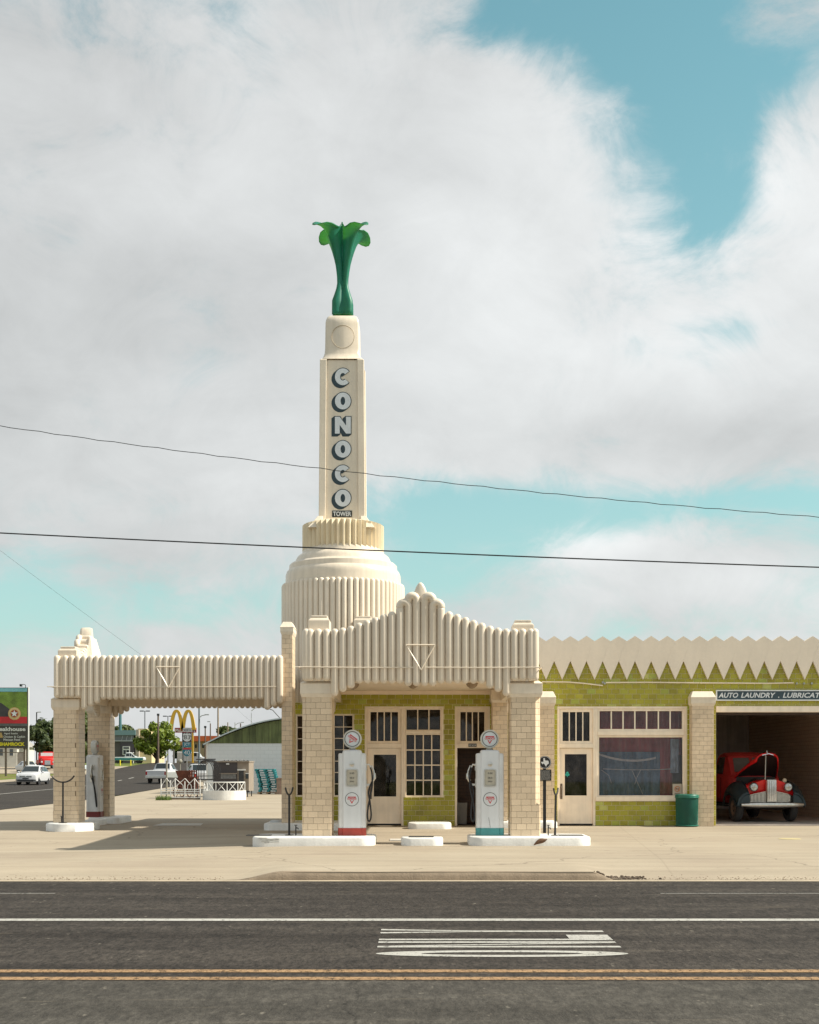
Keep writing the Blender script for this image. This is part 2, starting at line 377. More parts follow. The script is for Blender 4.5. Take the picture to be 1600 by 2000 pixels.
def ground_material(name, kind):
    m = bpy.data.materials.new(name); m.use_nodes = True; t = m.node_tree; nd = t.nodes; L = t.links.new; b = nd['Principled BSDF']
    g = nd.new('ShaderNodeNewGeometry'); P = g.outputs['Position']
    def noise(sc, det=6, st=(1, 1, 1), rough=.55, off=0.):
        mp = nd.new('ShaderNodeMapping'); mp.inputs['Scale'].default_value = st; mp.inputs['Location'].default_value = (off, off, 0); L(P, mp.inputs[0])
        n = nd.new('ShaderNodeTexNoise'); n.inputs['Scale'].default_value = sc; n.inputs['Detail'].default_value = det; n.inputs['Roughness'].default_value = rough; L(mp.outputs[0], n.inputs[0]); return n.outputs['Fac']
    def ramp(fac, stops):
        r = nd.new('ShaderNodeValToRGB'); e = r.color_ramp.elements; e[0].position, e[0].color = stops[0][0], (*stops[0][1], 1); e[1].position, e[1].color = stops[-1][0], (*stops[-1][1], 1)
        for p, c in stops[1:-1]: x = e.new(p); x.color = (*c, 1)
        L(fac, r.inputs[0]); return r.outputs[0]
    def mr_(fac, a, b_, lo, hi):
        r = nd.new('ShaderNodeMapRange'); L(fac, r.inputs[0]); r.inputs[1].default_value = a; r.inputs[2].default_value = b_; r.inputs[3].default_value = lo; r.inputs[4].default_value = hi; return r.outputs[0]
    def scl(c, s):
        v = nd.new('ShaderNodeVectorMath'); v.operation = 'SCALE'; L(c, v.inputs[0]); L(s, v.inputs['Scale']); return v.outputs[0]
    if kind == 'concrete':
        c = ramp(noise(.35, 7), [(.3, (.315, .262, .20)), (.5, (.35, .296, .224)), (.7, (.37, .317, .243))])
        c = scl(c, mr_(noise(1.0, 8, (.25, 2.2, 1), .65), .3, .7, .90, 1.07)); c = scl(c, mr_(noise(45, 3), .3, .7, .94, 1.06))
        c = scl(c, mr_(noise(3.2, 8, rough=.7, off=9.), .60, .75, 1.0, .86))
        vo = nd.new('ShaderNodeTexVoronoi'); vo.feature = 'DISTANCE_TO_EDGE'; vo.inputs['Scale'].default_value = .16
        wv = nd.new('ShaderNodeVectorMath'); wv.operation = 'ADD'; nn = nd.new('ShaderNodeTexNoise'); nn.inputs['Scale'].default_value = .9; nn.inputs['Detail'].default_value = 7; L(P, nn.inputs[0]); L(P, wv.inputs[0]); L(nn.outputs['Color'], wv.inputs[1]); L(wv.outputs[0], vo.inputs[0])
        c = scl(c, mr_(vo.outputs['Distance'], 0, .0035, .62, 1.0)); 
        sx = nd.new('ShaderNodeSeparateXYZ'); L(P, sx.inputs[0])
        def mth(op, a, b_=None):
            q = nd.new('ShaderNodeMath'); q.operation = op
            for i, v_ in enumerate((a, b_)):
                if v_ is None: continue
                if isinstance(v_, (int, float)): q.inputs[i].default_value = v_
                else: L(v_, q.inputs[i])
            return q.outputs[0]
        wob = mth('MULTIPLY', mth('SUBTRACT', noise(.5, 4), .5), .5)
        for y_, w_, k_ in ((20.05, .018, .80), (23.35, .012, .90), (28.6, .02, .88)): c = scl(c, mr_(mth('ABSOLUTE', mth('ADD', mth('SUBTRACT', sx.outputs[1], y_), wob)), w_ * .5, w_ * 1.5, k_, 1.0))
        for x_, sl, k_ in ((-2.45, .22, 1.07), (3.9, .1, .90), (-9.2, 0, .90), (9.6, -.15, .92)): c = scl(c, mr_(mth('ABSOLUTE', mth('SUBTRACT', mth('SUBTRACT', sx.outputs[0], x_), mth('MULTIPLY', mth('SUBTRACT', sx.outputs[1], 20), sl))), .006, .02, k_, 1.0))
        # drips and tyre smudges
        c = scl(c, mr_(noise(5.5, 4, rough=.5, off=31.), .66, .78, 1.0, .74)); c = scl(c, mr_(noise(.9, 6, (.12, 1.1, 1), .6, 17.), .50, .74, 1.0, .85))
        rough, bs, bsc = .85, .12, 60
    elif kind in ('asphalt', 'worn'):
        lo, md, hi = ((.0225, .0185, .0155), (.0325, .0275, .0235), (.051, .0435, .0365)) if kind == 'asphalt' else ((.042, .038, .032), (.053, .048, .041), (.068, .062, .053))
        c = ramp(noise(1.2, 7, (.16, 1.6, 1), .6), [(.32, lo), (.5, md), (.7, hi)])
        c = scl(c, mr_(noise(30, 6, (1, .32, 1), .8), .36, .64, *((.40, 1.7) if kind == 'asphalt' else (.62, 1.4)))); c = scl(c, mr_(noise(7, 7, (1, .5, 1), .75, 4.), .32, .68, .68, 1.35))
        sp = nd.new('ShaderNodeTexNoise'); sp.inputs['Scale'].default_value = 12; sp.inputs['Detail'].default_value = 2; mpp = nd.new('ShaderNodeMapping'); mpp.inputs['Scale'].default_value = (1, .45, 1); L(P, mpp.inputs[0]); L(mpp.outputs[0], sp.inputs[0])
        mx = nd.new('ShaderNodeMix'); mx.data_type = 'RGBA'; L(mr_(sp.outputs['Fac'], .71, .78, 0, .38), mx.inputs[0]); L(c, mx.inputs[6]); mx.inputs[7].default_value = (.30, .27, .22, 1); c = mx.outputs[2]
        # dusty tan drag marks left along the wheel tracks
        mx = nd.new('ShaderNodeMix'); mx.data_type = 'RGBA'; L(mr_(noise(2.0, 6, (.30, 3.2, 1), .65, 21.), .62, .80, 0, .40), mx.inputs[0]); L(c, mx.inputs[6]); mx.inputs[7].default_value = (.22, .18, .13, 1); c = mx.outputs[2]
        vo = nd.new('ShaderNodeTexVoronoi'); vo.feature = 'DISTANCE_TO_EDGE'; vo.inputs['Scale'].default_value = .22; wv = nd.new('ShaderNodeVectorMath'); wv.operation = 'ADD'; nn = nd.new('ShaderNodeTexNoise'); nn.inputs['Scale'].default_value = 1.3; nn.inputs['Detail'].default_value = 8; L(P, nn.inputs[0]); L(P, wv.inputs[0]); L(nn.outputs['Color'], wv.inputs[1]); L(wv.outputs[0], vo.inputs[0]); c = scl(c, mr_(vo.outputs['Distance'], 0, .004, .55, 1.0))
        rough, bs, bsc = .85, .6, 70
    elif kind == 'line':
        c = ramp(noise(2, 7, (.4, 3, 1)), [(.3, (.36, .35, .32)), (.7, (.44, .43, .40))]); c = scl(c, mr_(noise(60, 4), .3, .7, .8, 1.12)); rough, bs, bsc = .7, .3, 80
    elif kind == 'yellow':
        c = ramp(noise(3, 7, (.4, 3, 1)), [(.3, (.29, .18, .095)), (.7, (.35, .225, .12))]); c = scl(c, mr_(noise(60, 4), .3, .7, .72, 1.15)); rough, bs, bsc = .7, .3, 80
    elif kind == 'grass':
        c = ramp(noise(.12, 8, (1, .5, 1), .65), [(.3, (.15, .125, .045)), (.48, (.13, .145, .032)), (.6, (.10, .15, .025)), (.75, (.20, .165, .075))])
        c = scl(c, mr_(noise(2.2, 8, rough=.75), .3, .7, .7, 1.3)); rough, bs, bsc = .95, .6, 8
    L(c, b.inputs['Base Color']); b.inputs['Roughness'].default_value = rough; b.inputs['Specular IOR Level'].default_value = .2
    bp = nd.new('ShaderNodeBump'); bp.inputs['Strength'].default_value = bs; bp.inputs['Distance'].default_value = .012; L(noise(bsc, 5), bp.inputs['Height']); L(bp.outputs[0], b.inputs['Normal'])
    if kind in ('line', 'yellow'):     # chipped paint: the road shows through
        out = nd['Material Output']; tr = nd.new('ShaderNodeBsdfTransparent'); ms = nd.new('ShaderNodeMixShader')
        L(mr_(noise(16, 8, (1, .6, 1), .85, 3.), .53, .66, 0, 1), ms.inputs[0]) if kind == 'line' else L(mr_(noise(16, 8, (1, .6, 1), .85, 3.), .48, .62, 0, .9), ms.inputs[0])
        L(b.outputs[0], ms.inputs[1]); L(tr.outputs[0], ms.inputs[2]); L(ms.outputs[0], out.inputs[0])
    MATS[name] = m; return m
g_conc = ground_material('forecourt concrete', 'concrete'); g_asph = ground_material('asphalt', 'asphalt'); g_worn = ground_material('worn asphalt', 'worn')
g_line = ground_material('white road paint', 'line'); g_yel = ground_material('yellow road paint', 'yellow'); g_grass = ground_material('dry grass', 'grass')

YS_FAR = [-90, -30, 0, 17, 18.0, 22, 24, 30, 33, 36, 60, 80, 95, 100, 105, 110, 115, 120, 130, 140, 150, 160, 170, 180, 190, 200, 210, 220, 230, 260, 320, 420, 600, 900, 1500]
XS_FAR = [-900, -400, -200, -120, -80, -60, -50, -40, -30, -20, -10, 0, 20, 60, 150, 400, 900]
mb = MB(); n = len(XS_FAR)
mb.add([(x, y, rise(y) - (.24 if y <= 33 else .03)) for y in YS_FAR for x in XS_FAR], [(j * n + i, j * n + i + 1, (j + 1) * n + i + 1, (j + 1) * n + i) for j in range(len(YS_FAR) - 1) for i in range(n - 1)])
struct(mb.build('ground', g_grass, smooth=True))

KX0, KX1 = X(455, 18.45), X(1205, 18.45)          # the short raised kerb between two driveway mouths
def kerb_h(x): return min(smooth01((x - KX0) / .75), smooth01((KX1 - x) / .35))
ROAD_Z = -.12; KERB_Y = 18.45
def lot_z(x, y):
    fall = -.12 * smooth01((-x - 1.5) / 6) * smooth01((32 - y) / 6)
    if y >= 21.2: return rise(y) + fall * (1 if y > 23 else smooth01((y - 19.5) / 3.5))
    t = (y - KERB_Y) / (21.2 - KERB_Y); slope = ROAD_Z + .006 + (-ROAD_Z - .006) * smooth01(t)
    k = kerb_h(x)
    return max(slope * (1 - k) + (-.004 + .004 * t) * k + fall * smooth01((y - 19.5) / 3.5), ROAD_Z + .004)
ys = [KERB_Y + (21.2 - KERB_Y) * i / 8 for i in range(9)] + [22, 23, 24, 25, 26, 27, 28.5, 30, 31, 32, 33, 36, 45, 55, 65, 80, 95, 100, 105, 110, 115, 120]
us = [i / 120 for i in range(121)]; mb = MB(); V = []
def lot_x(u, y):
    l = interp(ROAD_R, y); xs = -14 + 28 * min(u / .9, 1)
    return (l + (xs + 14) * (14 - l) / 28) if u <= .9 else 14 + (u - .9) / .1 * 46
for y in ys:
    for u in us:
        x = lot_x(u, y); V.append((x, y, lot_z(x, y)))
n = len(us)
mb.add(V, [(j * n + i, j * n + i + 1, (j + 1) * n + i + 1, (j + 1) * n + i) for j in range(len(ys) - 1) for i in range(n - 1)])
struct(mb.build('forecourt', g_conc, smooth=True))

struct(MB().box(-120, 120, 9.72, KERB_Y - .02, ROAD_Z - .3, ROAD_Z).build('road', g_asph))
struct(MB().box(-120, 120, -12, 9.72, ROAD_Z - .3, ROAD_Z).build('road', g_worn))
mb = MB(); yy = [18, 22, 30, 45, 60, 80, 95, 100, 105, 110, 115, 120, 130, 140, 150, 160, 170, 180, 190, 200, 210, 220, 230, 280]
mb.add([(e, y, rise(y) + (.012 if y > 21 else ROAD_Z + .01)) for y in yy for e in (interp(ROAD_L, y), interp(ROAD_R, y))], [(2 * j, 2 * j + 1, 2 * j + 3, 2 * j + 2) for j in range(len(yy) - 1)])
struct(mb.build('side_road', g_asph, smooth=True))
# far driveway mouth across the side road
mb = MB(); yy = [148, 155, 162, 169, 176, 182]
mb.add([(x, y, rise(y) + .03) for y in yy for x in (-75, interp(ROAD_L, y) - .0)], [(2 * j, 2 * j + 1, 2 * j + 3, 2 * j + 2) for j in range(len(yy) - 1)])
struct(mb.build('driveway', g_conc, smooth=True))
# left verge kerb strip of sand along the side road
mb = MB(); yy = [100, 110, 120, 130, 140, 148]
mb.add([(interp(ROAD_L, y) - e * (3.5 - (y - 100) * .03), y, rise(y) + .02) for y in yy for e in (1, 0)], [(2 * j, 2 * j + 1, 2 * j + 3, 2 * j + 2) for j in range(len(yy) - 1)])
struct(mb.build('gravel_shoulder', g_conc, smooth=True))

# kerb: rounded section swept along x, dying away at both ends
g_kerb = M('kerb concrete', (.235, .18, .125), .85, .14, 3, streak=.15, fine=.08, bump=.4, bscale=40)
prof = [(0., 0.), (.015, .45), (.045, .85), (.10, 1.), (.16, 1.)]; mb = MB(); N = 60; V = []
for i in range(N + 1):
    x = KX0 - .05 + (KX1 - KX0 + .1) * i / N; h = (.118 + .012 * math.sin(x * 2.1) * .4) * kerb_h(x) + .001
    for dy, q in prof: V.append((x, KERB_Y - .05 + dy + .004 * math.sin(x * 3.7), ROAD_Z + h * q + .004 * (1 if q else 0)))
n = len(prof)
mb.add(V, [(i * n + k, (i + 1) * n + k, (i + 1) * n + k + 1, i * n + k + 1) for i in range(N) for k in range(n - 1)])
struct(mb.build('kerb', g_kerb, smooth=True))
# gutter strip
gut = M('gutter concrete', (.40, .33, .24), .85, .16, 2, fine=.1, bump=.3, bscale=40)
mb = MB().box(-60, 60, KERB_Y - .20, KERB_Y - .02, ROAD_Z - .02, ROAD_Z + .005); struct(mb.build('gutter', gut))
# rubble where the kerb end has crumbled
mb = MB()
for i in range(150):
    a = random.random(); x = X(1175, 18.6) + random.gauss(.28, .16); y = KERB_Y + .05 + abs(random.gauss(0, .16)); s = random.uniform(.008, .03)
    b = MB().ball((0, 0, 0), s, 5, 3); mb.add([(x + p[0] * random.uniform(.7, 1.4), y + p[1], lot_z(x, y) + .008 + p[2] * .7) for p in b.v], b.f)
stuff(mb.build('rubble', M('dark soil', (.09, .065, .045), .95, .3, 20))); bpy.data.objects['rubble']['label'] = 'crumbled concrete and soil at the broken kerb end'
mb = MB()
for i in range(420):
    x = random.choice((random.uniform(X(1230, 18.5), X(1610, 18.5)), random.uniform(X(-10, 18.5), X(440, 18.5)))); y = KERB_Y + .02 + abs(random.gauss(0, .22)); s = random.uniform(.003, .008)
    b = MB().ball((0, 0, 0), s, 5, 3); mb.add([(x + p[0] * 1.6, y + p[1], lot_z(x, y) + .004 + p[2] * .6) for p in b.v], b.f)
g_ = stuff(mb.build('gravel', M('brown grit', (.24, .18, .125), .95, .3, 20))); g_['label'] = 'loose brown grit along the gutter'

# painted markings (sheets 4 mm above the road)
def sheet(name, pts, mat, z=ROAD_Z + .004): return MB().add([(x, y, z) for x, y in pts], [tuple(range(len(pts)))]).build(name, mat)
def line(name, x0, x1, y0, y1, mat, z=ROAD_Z + .004): return struct(sheet(name, [(x0, y0), (x1, y0), (x1, y1), (x0, y1)], mat, z))
line('lane_line', -60, 60, 13.53, 13.73, g_line)
line('centre_line', -60, 60, 10.12, 10.26, g_yel); line('centre_line', -60, 60, 9.76, 9.90, g_yel)
line('edge_line', -60, X(108, 16.5), 16.48, 16.515, g_line); line('edge_line', X(1290, 16.5), 60, 16.48, 16.515, g_line)
lx0, lx1 = -.36, 1.84; zl = ROAD_Z + .004
def strip(mb, a, b, w): mb.add([(a[0], a[1] - w / 2, zl), (b[0], b[1] - w / 2, zl), (b[0], b[1] + w / 2, zl), (a[0], a[1] + w / 2, zl)], [(0, 1, 2, 3)])
mk = thing('road_word', 'white painted word ONLY stretched along the asphalt lane', 'road marking', (.74, 11.9, ROAD_Z + .004))
mb = MB(); NN = 48; cx, cy = (lx0 + lx1) / 2, 11.145
V = [(cx + (lx1 - lx0) / 2 * 1.0 * math.cos(2 * pi * i / NN), cy + .20 * math.sin(2 * pi * i / NN), zl) for i in range(NN)] + [(cx + (lx1 - lx0) / 2 * .64 * math.cos(2 * pi * i / NN), cy + .085 * math.sin(2 * pi * i / NN), zl) for i in range(NN)]
mb.add(V, [(i, (i + 1) % NN, (i + 1) % NN + NN, i + NN) for i in range(NN)]); mb.build('letter', g_line, mk)
mb = MB(); y0, y1 = 11.575, 11.875; mb.add([(lx0, y0 - .05, zl), (lx1, y0 - .05, zl), (lx1, y0 + .05, zl), (lx0, y0 + .05, zl)], [(0, 1, 2, 3)])
mb.add([(lx0, y1 - .05, zl), (lx1, y1 - .05, zl), (lx1, y1 + .05, zl), (lx0, y1 + .05, zl)], [(0, 1, 2, 3)])
mb.add([(lx0, y0 + .055, zl), (lx0 + .5, y0 + .055, zl), (lx1, y1 - .055, zl), (lx1 - .5, y1 - .055, zl)], [(0, 1, 2, 3)]); mb.build('letter', g_line, mk)
mb = MB(); strip(mb, (lx0, 12.06), (lx1, 12.06), .10); mb.add([(lx1 - .40, 12.115, zl), (lx1, 12.115, zl), (lx1, 12.40, zl), (lx1 - .40, 12.40, zl)], [(0, 1, 2, 3)]); mb.build('letter', g_line, mk)
mb = MB(); xm = .55; mb.add([(lx0, 12.50, zl), (xm, 12.61, zl), (xm, 12.66, zl), (lx0, 12.595, zl)], [(0, 1, 2, 3)]); mb.add([(lx0, 12.74, zl), (xm, 12.665, zl), (xm, 12.72, zl), (lx0, 12.84, zl)], [(0, 1, 2, 3)]); strip(mb, (xm + .001, 12.665), (lx1, 12.665), .11); mb.build('letter', g_line, mk)
# lane lines on the side road
mb = MB(); ylist = [(45, 98), (101, 104), (108, 111), (115, 118), (122, 125), (130, 134)]
for a, b in ylist:
    yy = [a + (b - a) * i / 6 for i in range(7)]
    V = []
    for y in yy:
        x = interp(ROAD_R, y) - 7.2
        V += [(x - .09, y, rise(y) + .02), (x + .09, y, rise(y) + .02)]
    mb.add(V, [(2 * j, 2 * j + 1, 2 * j + 3, 2 * j + 2) for j in range(6)])
struct(mb.build('lane_line', g_line))
# faded pale painted patch and a small hatch on the forecourt
fade = M('faded pale paint', (.50, .48, .44), .8, .12, 5, fine=.06)
struct(sheet('painted_patch', [(X(305, 33.7), 33.2), (X(392, 33.2), 33.2), (X(397, 34.6), 34.6), (X(318, 34.6), 34.6)], fade, .005))

# ------------------------------------------------------------------ the service station
B = thing('service_station', 'cream and green tiled filling station with tall fluted tower, two canopies and garage bay', 'building', (0, 33.2, 0))
WY = 33.2                                             # front plane of the tiled wall
def wx(px): return X(px, WY)
def wz(py): return Z(py, WY)
H_ = {'tower_win': (wx(578), wx(603), wz(1556), wz(1396)), 'side_win': (wx(651), wx(691), wz(1556), wz(1395)),
      'door_b': (wx(713), wx(788), -.01, wz(1380)), 'win_b': (wx(788), wx(866), wz(1557), wz(1380)), 'rest': (wx(889), wx(957), -.01, wz(1380)),
      'door_d': (wx(1089), wx(1163), -.01, wz(1380)), 'win_e': (wx(1163), wx(1342), wz(1565), wz(1380)), 'garage': (wx(1399), wx(1730), -.01, wz(1379))}
HL = list(H_.values())
XL, XR, XG = -3.22, 13.0, wx(1399)
HL.append((-3.23, -2.13, Z(1372, 33.2), 9.))          # left of the front canopy the drum fluting comes down over the tile
TOPZ = wz(1256)
mb = MB(); cell_wall(mb, XL, XR, 0, TOPZ - .02, HL, WY + .015, WY + .25)
wall = mb.build('tile_wall', grout, B)
# side and rear walls, roof
mb = MB(); mb.box(XL, XL + .22, WY + .255, 37.6, 0, 4.2); mb.box(XL, XG - .3, 37.6, 37.85, 0, 4.2); mb.box(XG - .3, XG - .05, WY + .255, 46.3, 0, 4.2); mb.box(12.05, XR, WY + .255, 46.3, 0, 4.2); mb.box(XG - .3, XR, 46.3, 46.55, 0, 4.2)
mb.build('outer_wall', cream_flat, B)
mb = MB(); mb.box(XL + .01, XG - .31, WY + .26, 37.8, 4.205, 4.3); mb.box(XG - .29, XR - .01, WY + .26, 46.5, 4.205, 4.3); mb.build('roof', concrete_roof, B)
# interior linings
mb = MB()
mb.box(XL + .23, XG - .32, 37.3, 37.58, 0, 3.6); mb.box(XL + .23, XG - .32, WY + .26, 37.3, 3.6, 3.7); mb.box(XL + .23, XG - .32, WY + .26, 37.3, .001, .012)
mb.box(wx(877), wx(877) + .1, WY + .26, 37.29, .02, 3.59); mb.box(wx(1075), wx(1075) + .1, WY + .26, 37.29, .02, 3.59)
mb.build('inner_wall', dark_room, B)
def brick_tex(name, c1, c2, mo, scale, rough=.4):
    m = bpy.data.materials.new(name); m.use_nodes = True; t = m.node_tree; nd = t.nodes; L = t.links.new; b = nd['Principled BSDF']
    g = nd.new('ShaderNodeNewGeometry'); s = nd.new('ShaderNodeSeparateXYZ'); L(g.outputs['Position'], s.inputs[0]); a = nd.new('ShaderNodeMath'); a.operation = 'ADD'; L(s.outputs[0], a.inputs[0]); L(s.outputs[1], a.inputs[1])
    cb = nd.new('ShaderNodeCombineXYZ'); L(a.outputs[0], cb.inputs[0]); L(s.outputs[2], cb.inputs[1])
    br = nd.new('ShaderNodeTexBrick'); L(cb.outputs[0], br.inputs[0]); br.inputs['Color1'].default_value = (*c1, 1); br.inputs['Color2'].default_value = (*c2, 1); br.inputs['Mortar'].default_value = (*mo, 1)
    br.inputs['Scale'].default_value = scale; br.inputs['Mortar Size'].default_value = .018; br.inputs['Row Height'].default_value = .3; br.inputs['Brick Width'].default_value = .62
    L(br.outputs[0], b.inputs['Base Color']); b.inputs['Roughness'].default_value = rough
    bp = nd.new('ShaderNodeBump'); bp.inputs['Strength'].default_value = .5; bp.inputs['Distance'].default_value = .01; bp.invert = True; L(br.outputs['Fac'], bp.inputs['Height']); L(bp.outputs[0], b.inputs['Normal']); return m
gar_brick = brick_tex('cream garage brick', (.86, .70, .55), (.82, .66, .52), (.60, .46, .36), 2.6, .4)  # pale cream glazed brick for the garage side walls
gar_rear = M('grey garage rear wall', (.75, .68, .64), .8, .12, 2, streak=.2)
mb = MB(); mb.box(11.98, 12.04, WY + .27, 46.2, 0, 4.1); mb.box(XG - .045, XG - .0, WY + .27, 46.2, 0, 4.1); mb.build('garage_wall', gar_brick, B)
MB().box(XG + .0, 11.97, 46.15, 46.25, 0, 4.1).build('garage_wall', gar_rear, B)
MB().box(XG + .0, 11.97, WY + .27, 46.14, 3.6, 3.7).build('garage_ceiling', M('dusty ceiling boards', (.70, .60, .52), .9, .1), B)
MB().box(XG + .0, 11.97, WY + .02, 46.14, .002, .03).build('garage_floor', M('oily garage floor', (.5, .45, .41), .6, .3, 1.5, fine=.05), B)

# --- individual green tiles
TW, TH, GAP = .212, .1315, .0135
tiles = []
row = 0; z = .0
while z < TOPZ - .35:
    x = XL + (-.106 if row % 2 else 0)
    while x < XR:
        r = (max(x + GAP / 2, XL), min(x + TW - GAP / 2, XR), z + GAP / 2, z + TH - GAP / 2)
        if r[1] - r[0] > .02: tiles += rect_minus(r, [(h[0] - .01, h[1] + .01, h[2] - .01, h[3] + .01) for h in HL])
        x += TW
    z += TH; row += 1
def tile_rank(r):
    cx, cz = (r[0] + r[1]) / 2, (r[2] + r[3]) / 2; px = VX + cx * F / WY; py = HY - (cz - EYE) * F / WY; area = (r[1] - r[0]) * (r[3] - r[2])
    vis = 0
    if 1165 < px < 1342 and py > 1563 : vis = 4
    elif 790 < px < 889 and py > 1555: vis = 4
    elif 866 < px < 889 and py > 1349: vis = 3.2
    elif 690 < px < 713 and 1400 < py: vis = 2
    elif 655 < px < 960 and 1350 < py < 1396: vis = 3
    elif 1085 < px < 1400 and 1332 < py < 1379: vis = 2.5
    elif 1060 < px < 1600 and 1300 < py < 1379: vis = 1.5
    return vis * area
tiles.sort(key=tile_rank, reverse=True)
for i, r in enumerate(tiles[:300]): block('tile', tile_m, wall, r[0], r[1], WY, WY + .016, r[2], r[3], R(.35))
mb = MB()
for r in tiles[300:]:
    y0 = WY + random.uniform(0, .0018); mb.box(r[0], r[1], y0, WY + .016, r[2], r[3], random.random())
stuff(mb.build('tilework', tile_s, wall))

# --- brick facing
BRK = {'n': 0, 'mb': MB()}
def brick_face(parent, u0, u1, z0, z1, at, axis='x', single=True, bw=.195, bh=.1165, depth=.012, sign=-1):
    """running-bond bricks on a face; axis 'x': face at y=at looking -Y; axis 'y': face at x=at looking sign*X"""
    z = z0; row = 0; rows = max(1, round((z1 - z0) / bh)); bh = (z1 - z0) / rows; g = .005
    for row in range(rows):
        z = z0 + row * bh; u = u0 - (bw * .5 if row % 2 else 0) + random.uniform(-.01, .01)
        while u < u1 - .01:
            a, b = max(u, u0), min(u + bw, u1); u += bw
            if b - a < .03: continue
            a += g / 2; b -= g / 2; za, zb = z + g / 2, z + bh - g / 2
            if axis == 'x': bx_ = (a, b, at, at + depth, za, zb)
            else: bx_ = (at, at - sign * depth, a, b, za, zb) if sign > 0 else (at, at + depth, a, b, za, zb)
            if axis == 'y' and sign > 0: bx_ = (at - depth, at, a, b, za, zb)
            if single and BRK['n'] < 300 and b - a > .06 and axis == 'x':
                block('brick', brick_m, parent, *bx_, R(.3)); BRK['n'] += 1
            else: BRK['mb'].box(*bx_, random.random())
def brick_run(p0, p1, z0, z1, bw=.195, bh=.1165, depth=.012):
    """bricks along any vertical face from p0 to p1 (outward normal on the right-hand side going p0 -> p1)"""
    p0, p1 = Vector(p0), Vector(p1); d = p1 - p0; L_ = d.length; d /= L_; n = Vector((d.y, -d.x)); rows = max(1, round((z1 - z0) / bh)); bh = (z1 - z0) / rows; g = .005
    for row in range(rows):
        u = -(bw * .5 if row % 2 else 0); za, zb = z0 + row * bh + g / 2, z0 + (row + 1) * bh - g / 2
        while u < L_ - .002:
            a, b = max(u, 0) + g / 2, min(u + bw, L_) - g / 2; u += bw
            if b - a < .008: continue
            q = [p0 + d * a, p0 + d * b, p0 + d * b - n * depth, p0 + d * a - n * depth]
            BRK['mb'].loft([[(v.x, v.y, za) for v in q], [(v.x, v.y, zb) for v in q]]); BRK['mb'].sh += [random.random()] * 6
def pillar(x0, x1, y0, y1, z0, ztop, cap_h, single=True, cl=0., cr=0., nz=.62, slope=.06, out=.035):
    """brick pier, its front corners chamfered above a plain plinth, with a moulded cream cap; cl / cr: chamfer left / right"""
    zc = ztop - cap_h; m = .013; mb = MB(); s = .022
    def outline(l, r, i): return [(x0 + l + i, y0 + i), (x1 - r - i, y0 + i), (x1 - i, y0 + r + i), (x1 - i, y1), (x0 + i, y1), (x0 + i, y0 + l + i)]
    lev = [(z0, z0 + nz, s if cl else 0, s if cr else 0), (z0 + nz, zc, cl, cr)] if (cl or cr) else [(z0, zc, 0, 0)]
    for (a, b, l, r) in lev:
        o = outline(max(l, .001), max(r, .001), m); mb.loft([[(p, q, a) for p, q in o], [(p, q, b) for p, q in o]])
    p = mb.build('pillar', mortar, B)
    for (a, b, l, r) in lev:
        brick_face(p, x0 + l, x1 - r, a, b, y0, 'x', single)
        if r: brick_run((x1 - r, y0), (x1, y0 + r), a, b)
        if l: brick_run((x0, y0 + l), (x0 + l, y0), a, b)
        brick_run((x1, y0 + max(r, m)), (x1, y1), a, b); brick_run((x0, y1), (x0, y0 + max(l, m)), a, b)
    c = MB(); o = out
    c.frustum((x0 - .004, x1 + .004, y0 - .004, y1), (x0 - o, x1 + o, y0 - o, y1 + .0), zc - .02, zc + .05); c.box(x0 - o, x1 + o, y0 - o, y1, zc + .05, ztop - slope)
    c.frustum((x0 - o - .01, x1 + o + .01, y0 - o - .01, y1), (x0 + .03, x1 - .03, y0 + .06, y1), ztop - slope, ztop)
    c.build('pillar_cap', cream_flat, p, bevel=.005); return p

# --- tubes
TR = .0785
CAPS = {}
def capsule(length, r=TR, seg=12, rings=4):
    key = (round(length, 3), r)
    if key not in CAPS:
        prof = [(max(r * math.sin(pi / 2 * i / rings), 1e-4), -r * math.cos(pi / 2 * i / rings) + r) for i in range(rings + 1)]
        top = [(p[0], length - p[1]) for p in reversed(prof)]
        me = MB().lathe(prof + top, seg, caps=False).mesh('tube'); me.materials.append(cream)
        me.polygons.foreach_set('use_smooth', [True] * len(me.polygons)); CAPS[key] = me
    return CAPS[key]
def tube(parent, x, y, z0, z1, r=TR, rz=None):
    o = bpy.data.objects.new('tube', capsule(z1 - z0, r)); place(o, parent); w = woff(parent); o.location = (x - w.x, y - w.y, z0 - w.z); o.rotation_euler = (0, 0, random.random() * 6); return o
FD = 24.98
TOPS = [1227.5, 1227.5, 1227.5, 1227.5, 1225.6, 1222, 1216, 1210.6, 1205, 1199, 1194, 1184, 1169, 1156]
BOTS = [1331, 1331, 1331, 1360, 1352, 1345] + [1335.5] * 8
TOPS = [Z(t, FD) for t in TOPS]; BOTS = [Z(t, FD) for t in BOTS]; TZ, BZ = TOPS[0], BOTS[-1]
SP = (1037 - 605.9) / 27 * FD / F; NT = 28; WC = SP * NT
